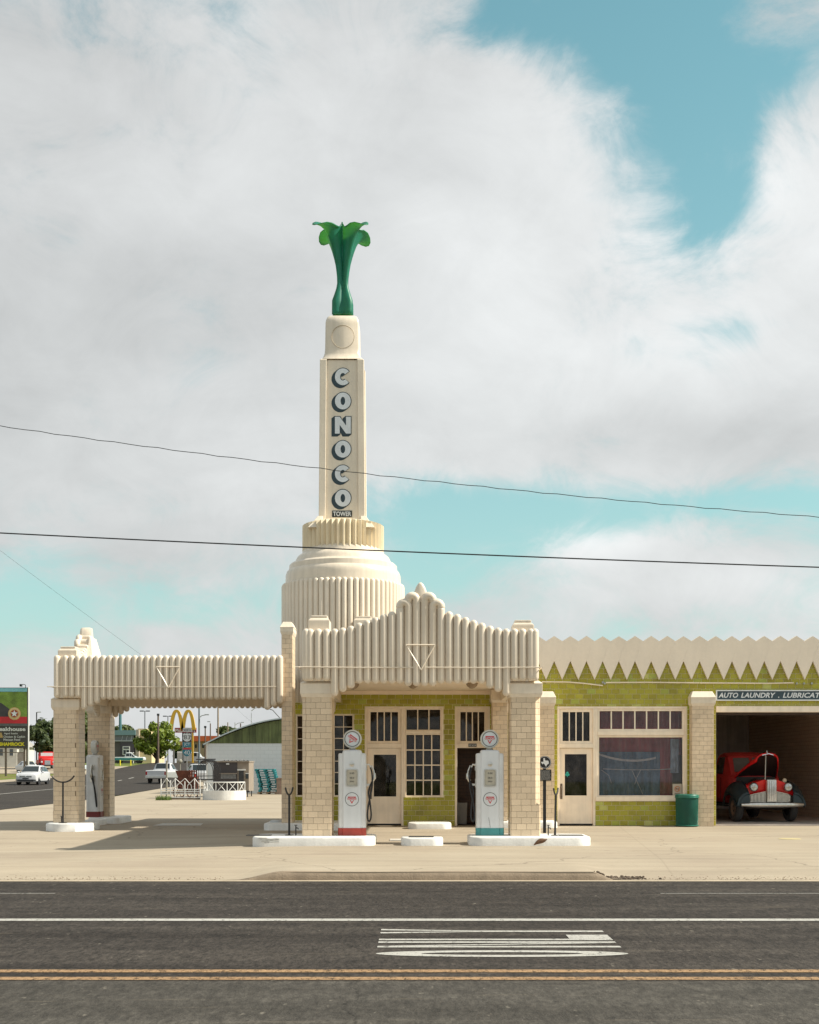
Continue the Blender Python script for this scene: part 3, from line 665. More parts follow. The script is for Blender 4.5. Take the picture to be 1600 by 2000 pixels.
def canopy(T, length, side_sp, sides, gable_back=.22, over={}):
    """T(u,v,z) maps facade coordinates to the world; u along the gable face, v back under the canopy"""
    core = MB(); prof = []
    for i in range(14): prof.append((-WC / 2 + SP * i, TOPS[i] - .05 if i < 12 else TOPS[i] - .10)); prof.append((-WC / 2 + SP * (i + 1), TOPS[i] - .05 if i < 12 else TOPS[i] - .10))
    prof = [(-WC / 2, BZ + .05)] + prof + [(-p, q) for p, q in reversed(prof)] + [(WC / 2, BZ + .05)]
    core.prism(prof[::-1], lambda p, q, a: T(p, a, q), .0, .22); gp = [(p, q) for p, q in prof if abs(p) < SP * 10.1 and q > TZ - .06]; core.prism(([(gp[0][0], TZ - .3)] + gp + [(gp[-1][0], TZ - .3)])[::-1], lambda p, q, a: T(p, a, q), .2205, .28)
    for s in (-1, 1): a, b = sorted((s * WC / 2, s * (WC / 2 - .2))); P = [T(a, .221, BZ + .05), T(b, length, TZ - .05)]; core.box(P[0][0], P[1][0], P[0][1], P[1][1], BZ + .05, TZ - .05)
    fas = core.build('fascia', cream_flat, B)
    # raked buttress behind the gable
    but = MB(); hw = .62
    but.loft([[T(-hw, .281, TZ - .1), T(hw, .281, TZ - .1), T(hw, .46, TZ - .1), T(-hw, .46, TZ - .1)], [T(-.30, .281, TOPS[13] - .08), T(.30, .281, TOPS[13] - .08), T(.30, .31, TOPS[13] - .08), T(-.30, .31, TOPS[13] - .08)]]); but.build('gable_buttress', cream_flat, B)
    rf = MB(); P = [T(-WC / 2 + .2, .22, 0), T(WC / 2 - .2, length, 0)]
    rf.box(P[0][0], P[1][0], P[0][1], P[1][1], TZ - .35, TZ - .28); rf.build('canopy_roof', concrete_roof, B)
    ce = MB().box(P[0][0], P[1][0], P[0][1], P[1][1], 3.50, 3.56); ce.build('canopy_ceiling', ceiling_m, B)
    for i in range(NT):
        k = i if i < 14 else 27 - i; u = -WC / 2 + SP * (i + .5); x, y, z = T(u, 0, 0); s = -1 if i < 14 else 1
        if k < 12: tube(fas, x, y, BOTS[k], TOPS[k])
        else:       # the four middle tubes hook over their outer neighbour
            r = SP / 2; zt = TOPS[k] - TR - r; pts = [T(u, 0, BOTS[k] + .02), T(u, 0, BOTS[k] + .25), T(u, 0, zt)] + [T(u + s * (r - r * math.cos(a)), -.012 * math.sin(a), zt + r * math.sin(a)) for a in [pi * j / 8 for j in range(1, 9)]]
            m_ = MB().tube(pts, TR, 12); m_.ball(T(u, 0, BOTS[k] + .03), TR, 12, 6); m_.ball(pts[-1], TR * 1.03, 12, 8); m_.build('tube', cream, fas, smooth=50)
        if k >= 4:  # each raised tube turns back over the parapet
            a, b = T(u, 0, TOPS[k] - TR), T(u, gable_back, TOPS[k] - TR)
            m_ = MB().tube([a, b], TR * .995, 12); m_.ball(b, TR * .995, 12, 6); m_.build('tube_return', cream, fas, smooth=50)
    arc = [(.137, 4.74), (.137, 4.86), (.12, 4.95), (.09, 5.035), (.05, 5.10), (.018, 5.128)]; arc = arc + [(-p, q) for p, q in reversed(arc)]
    bud = MB(); bud.loft([[T(p * .72, -.02, 4.74 + (q - 4.74) * .88) for p, q in arc], [T(p * .9, .0, 4.74 + (q - 4.74) * .97) for p, q in arc], [T(p, .05, q) for p, q in arc], [T(p, gable_back, q) for p, q in arc], [T(p * .85, gable_back + .06, 4.74 + (q - 4.74) * .95) for p, q in arc]]); bud.build('gable_bud', cream, B, smooth=50)
    # side tubes
    n = int(round((length - .15) / side_sp))
    for s in sides:
        for j in range(n):
            v = .155 + side_sp * (j + .35); k = min(j, n - 1 - j); x, y, z = T(s * (WC / 2 - .0), v, 0)
            no = over.get(s, 3); bz = BOTS[0] if j < no else BOTS[3 + (j - no)] if j < no + 3 else BOTS[5 - (n - 1 - j)] + 0 if (n - 1 - j) < 3 else BZ
            tube(fas, x, y, bz, TZ)
    # corner tubes
    for s in sides:
        x, y, z = T(s * (WC / 2 - .0), .0, 0); tube(fas, x, y, BOTS[0], TZ)
    # bare neon rods and triangle on the gable
    m_ = MB(); zr = Z(1303.5, 24.85); m_.tube([T(-WC / 2 - .2, -.12, zr + .01), T(-WC / 4, -.115, zr - .005), T(-.14, -.12, zr)], .012, 6); m_.tube([T(.10, -.12, zr), T(WC / 4, -.115, zr - .005), T(WC / 2 + .1, -.12, zr)], .012, 6); m_.build('neon_rod', cream, B, smooth=50)
    triangle(lambda u, z: T(u, -.13, z), 0, Z(1259.5, 24.85), Z(1308, 24.85), .28)
    for s in sides:
        m_ = MB(); m_.tube([T(s * (WC / 2 + .13), -.2, zr), T(s * (WC / 2 + .125), length * .5, zr - .01), T(s * (WC / 2 + .12), length - .1, zr)], .011, 6); m_.build('neon_rod', cream, B, smooth=50)
        triangle(lambda v, z: T(s * (WC / 2 + .13), v, z), length * .5, Z(1302, 30.7), Z(1343, 30.7), .28)
    return fas
def triangle(fn, u, zt, zb, hw):
    m_ = MB(); a, b, c = fn(u - hw, zt), fn(u + hw, zt), fn(u + .01, zb)
    for p, q in ((a, b), (b, c), (c, a)): m_.tube([p, q], .0125, 4)
    m_.build('neon_triangle', cream, B)
XC = X(821.5, FD)
Tf = lambda u, v, z: (XC + u, FD + v, z)
canopy(Tf, WY - FD - .02, .1537, (-1, 1))
LX, LYC = X(111, 30.85) + .0, 30.87 + WC / 2
Tl = lambda u, v, z: (LX + v, LYC - u, z)
canopy(Tl, X(550, 31.0) - LX - .0, .1520, (-1, 1), over={-1: 1})

# piers
GZ = .17
PF = 25.04
pillar(X(590, PF), X(648, PF), PF, PF + .62, GZ, Z(1329, PF), .31, cl=.075, cr=.03, nz=.60)
pillar(X(997, PF), X(1056, PF), PF, PF + .62, GZ, Z(1329, PF), .31, cl=.02, cr=.10, nz=.60)
PL = 31.0
pillar(X(103, PL), X(153, PL), PL, PL + .62, GZ, Z(1361, PL), .30, cl=.05, cr=.05, nz=.3)
pillar(X(962, 32.25), X(992, 32.25), 32.25, 32.85, GZ, Z(1343, 32.25), .36, single=False)
pillar(X(171, 35.1), X(214, 35.1), 35.1, 35.7, GZ, Z(1368, 35.1), .34, single=False)
pillar(X(550, 31.0), X(571, 31.0), 31.0, 31.75, GZ, Z(1214, 31.0), .30, single=False, slope=.14, out=.03)     # tower pier
pillar(X(1055, 32.85), X(1083, 32.85), 32.85, 33.18, 0, Z(1350, 32.85), .36, single=True, slope=.16)
pillar(X(1352, 32.85), X(1395, 32.85), 32.85, 33.18, 0, Z(1350, 32.85), .36, single=True, slope=.16)
stuff(BRK['mb'].build('brickwork', brick_s, B))
# blocks crowning the canopy corners
for x0, x1, y0, y1, zt in ((X(603, 25.3), X(645, 25.3), 25.15, 25.6, Z(1203, 25.3)), (X(1000, 25.3), X(1042, 25.3), 25.15, 25.6, Z(1212, 25.3)), (X(115, 31.1), X(152, 31.1), 31.0, 31.45, Z(1263, 31.1)),
                           (X(691, 32.6), X(729, 32.6), 32.5, 33.1, Z(1204, 32.6))):
    m_ = MB().box(x0, x1, y0, y1, TZ - .3, zt - .10); m_.frustum((x0, x1, y0, y1), (x0 + .05, x1 - .05, y0 + .05, y1 - .05), zt - .10, zt - .05); m_.box(x0 + .05, x1 - .05, y0 + .05, y1 - .05, zt - .05, zt); m_.build('corner_block', cream, B, bevel=.012)
# ceiling lamps
for px, d in ((690, 30.4), (807, 30.1), (922, 30.1)):
    MB().lathe([(.001, 3.36), (.06, 3.375), (.12, 3.43), (.15, 3.498)], 14, (X(px, d), d, 0)).build('ceiling_lamp', M('amber lamp glass', (.30, .22, .14), .4, .1), B, smooth=50)
# dark back edge beam under the left canopy is the far fascia itself; soffit moulding against the wall
MB().box(XC - WC / 2 + .2, XC + WC / 2 - .2, WY - .10, WY - .001, 3.40, 3.498).build('cornice', ceiling_m, B, bevel=.01)

# --- tower
TX, TY = X(670.5, 34.6), 34.6
k_ = 34.6 / F
drum = MB().lathe([(1.56, 3.75), (1.56, 6.38), (1.555, Z(1140, 34.6)), (1.55, Z(1131, 34.6)), (1.545, Z(1124, 34.6) - .02), (1.51, Z(1119, 34.6)), (1.46, Z(1116, 34.6)), (1.455, Z(1112, 34.6)), (1.45, Z(1107, 34.6)), (1.40, Z(1103.5, 34.6)), (1.31, Z(1102, 34.6)), (1.29, Z(1099, 34.6)), (1.275, Z(1096, 34.6)), (1.24, Z(1091, 34.6)), (1.18, Z(1087, 34.6)), (1.11, Z(1084, 34.6)), (1.10, Z(1081, 34.6)), (1.09, Z(1078, 34.6)), (1.02, Z(1074, 34.6)), (.3, Z(1073, 34.6))], 72, (TX, TY, 0)).build('tower_drum', cream, B, smooth=35)
MB().lathe([(1.55, Z(1376, 33)), (1.555, 3.76)], 24, (TX, TY, 0), a0=R(172), a1=R(263)).build('drum_skirt', cream, drum, smooth=60)
nfl = 66
for i in range(nfl):
    a = 2 * pi * i / nfl + .03
    if math.sin(a) > .35: continue
    x, y = TX + 1.585 * math.cos(a), TY + 1.585 * math.sin(a)
    zb = Z(1378, 33) if x < XC - WC / 2 - .05 else 3.7
    tube(drum, x, y, zb, Z(1143.5, 34.6), .0755)
# pleated collar
mb = MB(); np_ = 88; z0, z1 = Z(1080, 34.6), Z(1029, 34.6); V = []
for zz in (z0, z1):
    for i in range(np_):
        a = 2 * pi * i / np_; r = 1.10 if i % 2 else .985
        V.append((TX + r * math.cos(a), TY + r * math.sin(a), zz + (.04 if zz == z1 and i % 2 == 0 else 0)))
mb.add(V, [(i, (i + 1) % np_, (i + 1) % np_ + np_, i + np_) for i in range(np_)] + [tuple(range(np_, 2 * np_))]); mb.build('pleated_collar', collar_paint, B)
# tapering shaft: square sections
SX = X(667.5, 33.95); SD = 34.6
def sq_ring(hx, hy, z, cx=SX, cy=SD, ch=.0):
    if ch == 0: return [(cx - hx, cy - hy, z), (cx + hx, cy - hy, z), (cx + hx, cy + hy, z), (cx - hx, cy + hy, z)]
    out = []
    for sx, sy in ((-1, -1), (1, -1), (1, 1), (-1, 1)):
        q = [(sx * (hx - ch), sy * hy), (sx * hx, sy * (hy - ch))]
        if sx * sy > 0: q.reverse()
        out += [(cx + a, cy + b, z) for a, b in q]
    return out
kf = 34.0 / F
zT, zB = Z(701, 34.0), Z(1012, 34.0)
mb = MB(); h0, h1 = .50, .53
mb.loft([sq_ring(h1 + .22, h1 + .22, Z(1030, 34.0), ch=.1), sq_ring(h1 + .10, h1 + .10, Z(1024, 34.0), ch=.06), sq_ring(h1 + .03, h1 + .03, Z(1017, 34.0), ch=.02), sq_ring(h1, h1, zB, ch=.01), sq_ring(h0, h0, zT, ch=.01)]); shaft = mb.build('tower_shaft', cream_flat, B)
for sx in (-1, 1):
    for sy in (-1, 1):
        f_ = MB(); w = .155
        def fr(h, z, g):
            a0, a1 = sorted((sx * (h - .09), sx * (h + .085))); b0, b1 = sorted((sy * (h - .085), sy * (h + .06)))
            return [(SX + a0, SD + b0, z), (SX + a1, SD + b0, z), (SX + a1, SD + b1, z), (SX + a0, SD + b1, z)]
        f_.loft([fr(h1 + .0, Z(1018, 34.0), 0), fr(h1, zB, 0), fr(h0, zT, 0), fr(h0 - .03, zT + .03, 0)]); f_.build('corner_fin', cream_flat, shaft, bevel=.012)
# flared foot of the fins
mb = MB()
for sx in (-1, 1):
    for sy in (-1, 1): mb.loft([sq_ring(.16, .16, Z(1033, 34), SX + sx * .72, SD + sy * .70), sq_ring(.11, .11, Z(1018, 34), SX + sx * .62, SD + sy * .60), sq_ring(.07, .07, Z(1008, 34), SX + sx * .57, SD + sy * .55)])
mb.build('fin_foot', cream_flat, shaft, bevel=.01)
# upper block with rounded shoulders
mb = MB(); hh = 33.5 * kf; rings = [sq_ring(.545, .545, Z(699, 34), ch=.05), sq_ring(.50, .50, Z(694, 34), ch=.05), sq_ring(hh + .012, hh + .012, Z(686, 34), ch=.06), sq_ring(hh, hh, Z(676, 34), ch=.035), sq_ring(hh - .01, hh - .01, Z(628, 34), ch=.035)]
for j in range(1, 7):
    a = pi / 2 * j / 6; rings.append(sq_ring(hh - .01 - .14 * (1 - math.cos(a)), hh - .01 - .14 * (1 - math.cos(a)), Z(628, 34) + .26 * math.sin(a), ch=.035))
up = mb.build('tower_head', cream, B, smooth=45) if False else mb.loft(rings).build('tower_head', cream, B, smooth=45)
m_ = MB(); yc = SD - hh - .004; m_.tube([(SX + .02 + .305 * math.cos(2 * pi * i / 36), yc, Z(654, 34) + .305 * math.sin(2 * pi * i / 36)) for i in range(36)], .009, 5, closed=True); m_.build('medallion_ring', M('weathered ring', (.42, .36, .27), .6, .1), up)
# leaf finial
FX, FY = X(667, 34.0), SD
LV = [(614, 18, 16.5), (606, 18, 16), (596, 18, 15), (587, 18, 14), (575, 14, 10.5), (563, 10.5, 7.5), (553, 9, 6), (540, 9.4, 6), (525, 11, 6.5), (508, 13.5, 7.5), (492, 17, 8.5), (478, 20.5, 10), (466, 24, 12), (455, 28, 14), (446, 33, 16), (440, 38.5, 17.5), (437, 44, 18.5), (435.5, 49, 19), (436.5, 52.5, 19.2)]
fin = MB(); NS = 64; rings = []
for i, (py, hc, hm) in enumerate(LV):
    ring = []
    for q in range(NS):
        a = 2 * pi * q / NS + pi / 4; c = abs(math.cos(2 * (a - pi / 4))) ** 1.9; k = max(0, i - 12) / 6
        # uneven petals: each of the four tips flares by its own amount, with a notch either side of the middle leaf
        qi = int(((a - pi / 4) / (pi / 2) + .5) % 4); fl = (1.0, .94, 1.06, .98)[qi]
        r = (hm + (hc * 1.36 * (1 + (fl - 1) * k) - hm) * c) * kf
        notch = 9.0 * math.exp(-((c - .22) / .13) ** 2) * k; lift = -4.0 * math.exp(-((c - .72) / .22) ** 2) * k * k
        ring.append((FX + r * math.cos(a), FY + r * math.sin(a), Z(py + notch + lift + 2.5 * c ** 6 * k, 34.6 - abs(r * math.sin(a)))))
    rings.append(ring)
o = fin.loft(rings, caps=False).build('leaf_finial', green_lily, B, smooth=35); sm = o.modifiers.new('thickness', 'SOLIDIFY'); sm.thickness = .018
m_ = MB()
for sy in (-1, 1):
    m_.tube([(FX, FY + sy * 15.5 * kf, Z(604, 34.6)), (FX, FY + sy * 6.4 * kf, Z(552, 34.6)), (FX, FY + sy * 6.9 * kf, Z(525, 34.6)), (FX, FY + sy * 11.4 * kf, Z(478, 34.6)), (FX, FY + sy * 20.5 * kf, Z(442, 34.6))], .018, 6)
m_.build('leaf_rib', green_lily, o, smooth=50)
m_ = MB()
for dx, dz in ((-.43, .34), (-.03, .3)): m_.tube([(FX - .2 + dx + .43, FY, Z(440, 34)), (FX - .2 + dx + .43 + .01, FY, Z(424, 34))], .006, 4)
m_.build('lightning_spike', black_m, B)
# tower lettering: white faces over a navy drop edge
def ring_poly(o, i_, n=40, a0=0., a1=2 * pi, sq=1.0):
    full = abs(a1 - a0 - 2 * pi) < 1e-6; m = n if full else n + 1; V = []; f = []
    for (rx, rz) in (o, i_):
        for k in range(m):
            a = a0 + (a1 - a0) * k / n; V.append((rx * math.cos(a), rz * math.sin(a)))
    for k in range(m if full else m - 1): f.append((k, (k + 1) % m, (k + 1) % m + m, k + m))
    return V, f
def letter_shape(ch, grow=0.):
    g = grow
    if ch == 'O': return ring_poly((.5 + g, .5 + g), (.145 - g, .245 - g), 40)
    if ch == 'C': return ring_poly((.5 + g, .5 + g), (.175 - g, .225 - g), 36, R(40) - g * .9, R(318) + g * .9)
    w = .30; P = [(-.5 - g, -.5 - g), (-.5 + w + g, -.5 - g), (-.5 + w + g, .02), (.5 - w - g, -.5 - g), (.5 + g, -.5 - g), (.5 + g, .5 + g), (.5 - w - g, .5 + g), (.5 - w - g, -.02), (-.5 + w + g, .5 + g), (-.5 - g, .5 + g)]
    return P, [(0, 1, 2, 8, 9), (2, 3, 7, 8), (3, 4, 5, 6, 7)]
def shaft_y(z): return SD - (h1 + (h0 - h1) * (z - zB) / (zT - zB))
for ch, py in zip('CONOCO', (734, 781.5, 829, 876, 924, 972)):
    cx, cz = SX + 1.8 * kf, Z(py, 34.0); w, h = 31 * kf, 33 * kf; lt = thing_part = None
    d_ = MB()
    for s in range(9):
        P, f = letter_shape(ch, .045); t = s / 8; d_.add([(cx + p * w - .075 * t, shaft_y(cz + q * h) - .014 + .0013 * s, cz + q * h - .055 * t) for p, q in P], f)
    lo = d_.build('letter_shadow', letter_dark, shaft)
    P, f = letter_shape(ch); MB().add([(cx + p * w, shaft_y(cz + q * h) - .019, cz + q * h) for p, q in P], f).build('letter', letter_white, shaft)
yp = shaft_y(Z(1003, 34)) - .005
MB().box(X(648.5, 34), X(687.5, 34), yp - .012, yp + .02, Z(1009, 34), Z(996.5, 34)).build('name_plate', black_ink, shaft)
text('TOWER', 'letter', letter_white, shaft, X(650.5, 34), X(686, 34), Z(1007.3, 34), Z(998.3, 34), yp - .015, bold=.02)

# --- doors and windows
def glazed(name, x0, x1, z0, z1, cols, rows, y, fw=.05, mw=.022, glass=None, depth=.06, fb=None, parent=None):
    """frame and glazing bars in one mesh, each pane its own child; cols/rows may be lists of fractions"""
    fb = fw if fb is None else fb
    m_ = MB(); m_.box(x0, x1, y, y + depth, z1 - fw, z1); m_.box(x0, x1, y, y + depth, z0, z0 + fb); m_.box(x0, x0 + fw, y + .001, y + depth, z0 + fb, z1 - fw); m_.box(x1 - fw, x1, y + .001, y + depth, z0 + fb, z1 - fw)
    xs = [x0 + fw + (x1 - x0 - 2 * fw) * i / cols for i in range(cols + 1)]; zs = [z0 + fb + (z1 - z0 - fw - fb) * i / rows for i in range(rows + 1)]
    for x in xs[1:-1]: m_.box(x - mw / 2, x + mw / 2, y + .012, y + depth - .012, z0 + fb, z1 - fw)
    for z in zs[1:-1]: m_.box(x0 + fw, x1 - fw, y + .014, y + depth - .014, z - mw / 2, z + mw / 2)
    w = m_.build(name, cream_trim, parent or B, bevel=.004)
    for i in range(cols):
        for j in range(rows):
            g = .001 + mw / 2; tl = random.uniform(-.0015, .0015)
            MB().box(xs[i] + g, xs[i + 1] - g, y + .026 + tl, y + .030 + tl, zs[j] + g, zs[j + 1] - g).build('pane', glass or pane_g, w)
    return w
FY0 = WY + .03
def frame_box(x0, x1, z0, z1, w, y=None, d=.16, sill=0., name='frame'):
    y = FY0 if y is None else y
    m_ = MB(); m_.box(x0, x1, y - .02, y + d, z1 - w, z1); m_.box(x0, x0 + w, y - .019, y + d, z0, z1 - w); m_.box(x1 - w, x1, y - .019, y + d, z0, z1 - w)
    if sill: m_.box(x0 - .0, x1 + .0, y - .05, y + d, z0, z0 + sill)
    return m_.build(name, cream_trim, B, bevel=.006)
# narrow steel windows
a = H_['side_win']; glazed('window', a[0], a[1], a[2], a[3], 2, 7, FY0, .035, .02)
a = H_['tower_win']; glazed('window', a[0], a[1], a[2], a[3], 1, 7, FY0, .035, .02)
def door_unit(h, glass_rect, transom, knob_px=None, cols=4, opened=False):
    x0, x1, z0, z1 = h
    frame_box(x0, x1, 0, z1, .055)
    zt = wz(1454); MB().box(x0 + .056, x1 - .056, FY0 - .015, FY0 + .16, wz(1461), wz(1452)).build('door_rail', cream_trim, B, bevel=.006)
    glazed('transom_window', x0 + .056, x1 - .056, wz(1451.8), z1 - .056, cols, 1, FY0 + .02, .085, .03, fb=.06)
    if opened: return
    gx0, gx1, gz0, gz1 = [wx(glass_rect[0]), wx(glass_rect[1]), wz(glass_rect[3]), wz(glass_rect[2])]
    m_ = MB(); cell_wall(m_, x0 + .06, x1 - .06, .035, wz(1461.5), [(gx0, gx1, gz0, gz1)], FY0 + .04, FY0 + .09)
    d = m_.build('door', cream_trim, B)
    MB().box(gx0 + .001, gx1 - .001, FY0 + .06, FY0 + .066, gz0 + .001, gz1 - .001).build('pane', pane_g, d)
    bd = MB()
    for (p, q, r_, s_) in ((gx0 - .02, gx1 + .02, gz1, gz1 + .02), (gx0 - .02, gx1 + .02, gz0 - .02, gz0), (gx0 - .02, gx0, gz0, gz1), (gx1, gx1 + .02, gz0, gz1)): bd.box(p, q, FY0 + .034, FY0 + .0395, r_, s_)
    bd.build('glazing_bead', cream_trim, d); MB().box(x0 + .062, x1 - .062, FY0 + .03, FY0 + .039, .03, .05).build('kick_strip', black_m, d)
    return d
d1 = door_unit(H_['door_b'], (730, 774, 1474, 1556), None)
d2 = door_unit(H_['door_d'], (1104, 1147, 1473, 1554), None)
for d, px in ((d1, 724), (d2, 1097)):
    x = wx(px); m_ = MB().box(x - .028, x + .028, FY0 + .028, FY0 + .0395, wz(1561), wz(1531)); m_.tube([(x, FY0 + .028, wz(1556)), (x, FY0 - .01, wz(1554)), (x, FY0 - .012, wz(1538)), (x, FY0 + .028, wz(1536))], .012, 6); m_.build('handle', M('brown bronze', (.16, .12, .09), .45, .15, 20, metal=.6), d, bevel=.004)
# shamrock sticker on the right-hand door glass
m_ = MB(); cx, cz = wx(1109), wz(1512)
for a in (90, 210, 330): m_.lathe([(.001, 0), (.033, 0)], 10, (cx + .03 * math.cos(R(a)), FY0 + .055, cz + .03 * math.sin(R(a))), 'y', caps=False)
m_.box(cx - .008, cx + .008, FY0 + .054, FY0 + .056, cz - .075, cz - .02); m_.build('sticker', M('mint vinyl', (.03, .42, .36), .5, 0), d2)
door_unit(H_['rest'], None, None, opened=True)
# rest-room plate
MB().box(wx(915), wx(931), FY0 - .024, FY0 - .0155, wz(1458.6), wz(1452.6)).build('name_plate', black_ink, B)
text('REST ROOM', 'letter', letter_white, B, wx(916), wx(930), wz(1457.4), wz(1454), FY0 - .026, bold=.01)
rest_brick = brick_tex('brown rest room brick', (.14, .075, .05), (.12, .065, .045), (.07, .045, .035), 3.2, .5)
MB().box(wx(880), wx(1070), 34.6, 34.7, .02, 3.5).build('inner_wall', rest_brick, B)
# office window: three over a four by four grid
a = H_['win_b']; frame_box(a[0], a[1], a[2], a[3], .05, sill=0.)
MB().box(a[0] + .051, a[1] - .051, FY0 - .012, FY0 + .15, wz(1433), wz(1427.5)).build('window_rail', cream_trim, B, bevel=.006)
glazed('window', a[0] + .051, a[1] - .051, wz(1427.4), a[3] - .051, 3, 1, FY0 + .01, .03, .03); glazed('window', a[0] + .051, a[1] - .051, a[2] + .0, wz(1433.1), 4, 4, FY0 + .01, .03, .03, fb=.045)
# shop window: seven small lights over one big sheet
a = H_['win_e']; frame_box(a[0], a[1], a[2], a[3], .055)
MB().box(a[0] + .056, a[1] - .056, FY0 - .03, FY0 + .16, wz(1436.5), wz(1428.5)).build('window_rail', cream_trim, B, bevel=.006)
glazed('window', a[0] + .056, a[1] - .056, wz(1428.4), a[3] - .056, 7, 1, FY0 + .01, .062, .035, pane_shop)
glazed('shop_window', a[0] + .056, a[1] - .056, wz(1556), wz(1436.6), 1, 1, FY0 + .01, .05, .03, pane_shop, fb=.03)
MB().box(a[0], a[1], FY0 - .06, FY0 + .16, a[2], wz(1556) - .001).build('window_sill', cream_trim, B, bevel=.008)
# what shows behind the shop window: dark red and blue hangings, a pale swag
def cloth(px0, px1, py0, py1, y, mat, amp=.05, nf=7, name='curtain'):
    m_ = MB(); x0, x1, z0, z1 = wx(px0), wx(px1), wz(py1), wz(py0)
    m_.grid(lambda u, v: (x0 + (x1 - x0) * u, y + amp * math.sin(u * nf * 2 * pi) * (1 - .4 * v) + .02 * math.sin(9 * v + u * 5), z0 + (z1 - z0) * v), 60, 6); return m_.build(name, mat, B, smooth=True)
blue_c = M('faded denim blue', (.20, .32, .44), .9, .3, 6, streak=.3); maroon = M('maroon cloth', (.50, .13, .14), .9, .25, 5); pale_c = M('pale cloth', (.75, .72, .70), .9, .2, 8)
cloth(1168, 1300, 1468, 1562, WY + .75, blue_c, .03, 9); cloth(1166, 1345, 1384, 1474, WY + .85, maroon, .05, 8); cloth(1300, 1326, 1440, 1562, WY + .8, maroon, .03, 2); cloth(1318, 1334, 1442, 1510, WY + .55, M('light denim', (.5, .6, .7), .9, .25, 8), .03, 1.5)
m_ = MB()
def swag(p0, p1, sag, h, y):
    V = []; n = 20
    for i in range(n + 1):
        t = i / n; x = wx(p0[0] + (p1[0] - p0[0]) * t); z = wz(p0[1] + (p1[1] - p0[1]) * t + sag * 4 * t * (1 - t)); V += [(x, y, z), (x, y + .01, z - h)]
    m_.add(V, [(2 * i, 2 * i + 1, 2 * i + 3, 2 * i + 2) for i in range(n)])
swag((1174, 1470), (1288, 1478), 9, .055, WY + .5); swag((1184, 1501), (1322, 1501), 2, .02, WY + .5); m_.build('valance', pale_c, B, smooth=True)
m_ = MB()
for p in ([(1240, 1503), (1252, 1530), (1262, 1552)], [(1180, 1504), (1195, 1515), (1200, 1530)], [(1258, 1504), (1250, 1520), (1246, 1533)]): m_.tube([(wx(a_), WY + .48, wz(b_)) for a_, b_ in p], .008, 5)
m_.build('cord', pale_c, B)
# no-smoking card in the corner of the shop window
cd = MB().box(wx(1314.5), wx(1332.5), FY0 + .002, FY0 + .008, wz(1553.5), wz(1531)).build('window_card', M('cream card', (.52, .45, .36), .7, .05), B)
m_ = MB(); c0 = (wx(1323.5), FY0 - .001, wz(1541)); m_.tube([(c0[0] + .066 * math.cos(2 * pi * i / 20), c0[1], c0[2] + .066 * math.sin(2 * pi * i / 20)) for i in range(20)], .009, 4, closed=True); m_.tube([(c0[0] - .045, c0[1], c0[2] + .045), (c0[0] + .045, c0[1], c0[2] - .045)], .008, 4); m_.build('emblem', M('orange print', (.55, .2, .08), .6, 0), cd)
MB().box(c0[0] - .045, c0[0] + .045, FY0 + .0, FY0 + .0015, c0[2] - .01, c0[2] + .01).build('emblem_bar', black_ink, cd)
MB().box(wx(1318), wx(1329), FY0 + .0, FY0 + .0015, wz(1551.5), wz(1550)).build('print_line', black_ink, cd)
# garage lintel and jambs
a = H_['garage']; MB().box(a[0], XR - .02, WY - .02, WY + .2, wz(1391), wz(1379) - .004).build('garage_lintel', cream_trim, B, bevel=.006)
MB().box(a[0] - .0, XR - .02, WY + .201, WY + .26, wz(1396), wz(1380)).build('door_track', dark_room, B)
m_ = MB(); m_.tube([(wx(1423), 35.5, 3.1), (wx(1420), 35.5, 2.55)], .02, 6); m_.box(wx(1410), wx(1445), 35.4, 35.6, 3.1, 3.16); m_.tube([(wx(1432), 35.4, 3.1), (wx(1432), 35.4, 3.59)], .015, 6); m_.tube([(wx(1437), 34.2, 3.0), (wx(1441), 34.2, 2.98)], .03, 6); m_.build('door_opener', steel, B)
# zigzag parapet
PY = WY - .09; per = 31.5 * WY / F; pk0 = wx(1082); zpk, zva, zap, zbt = wz(1243), wz(1253), wz(1292), wz(1328)
n0 = int((XC + WC / 2 - .9 - pk0) / per); top = []; n1 = int((XR + .4 - pk0) / per)
for i in range(n0, n1): top += [(pk0 + per * i, zpk + random.uniform(-.006, .006)), (pk0 + per * (i + .5), zva)]
poly = [(top[0][0], zap - .004)] + top + [(top[-1][0], zap - .004)]
par = MB()
for (xa, za), (xb, zb_) in zip(top, top[1:]): par.add([(xa, PY + .0012, zap), (xb, PY + .0012, zap), (xb, PY + .0012, zb_), (xa, PY + .0012, za), (xa, WY + .16, zap), (xb, WY + .16, zap), (xb, WY + .16, zb_), (xa, WY + .16, za)], [(0, 1, 2, 3), (7, 6, 5, 4), (3, 2, 6, 7), (0, 4, 5, 1)])
par = par.build('parapet', parapet_paint, B)
for i in range(n0, n1 - 1):
    x = pk0 + per * (i + .5); g = .003
    P = [(x, zbt), (x + per / 2 - g, zap), (x + per * .17, wz(1262.5)), (x - per * .17, wz(1262.5)), (x - per / 2 + g, zap)]
    MB().prism(P, lambda p, q, a: (p, a, q), PY, WY - .004).build('tooth', parapet_paint, par)
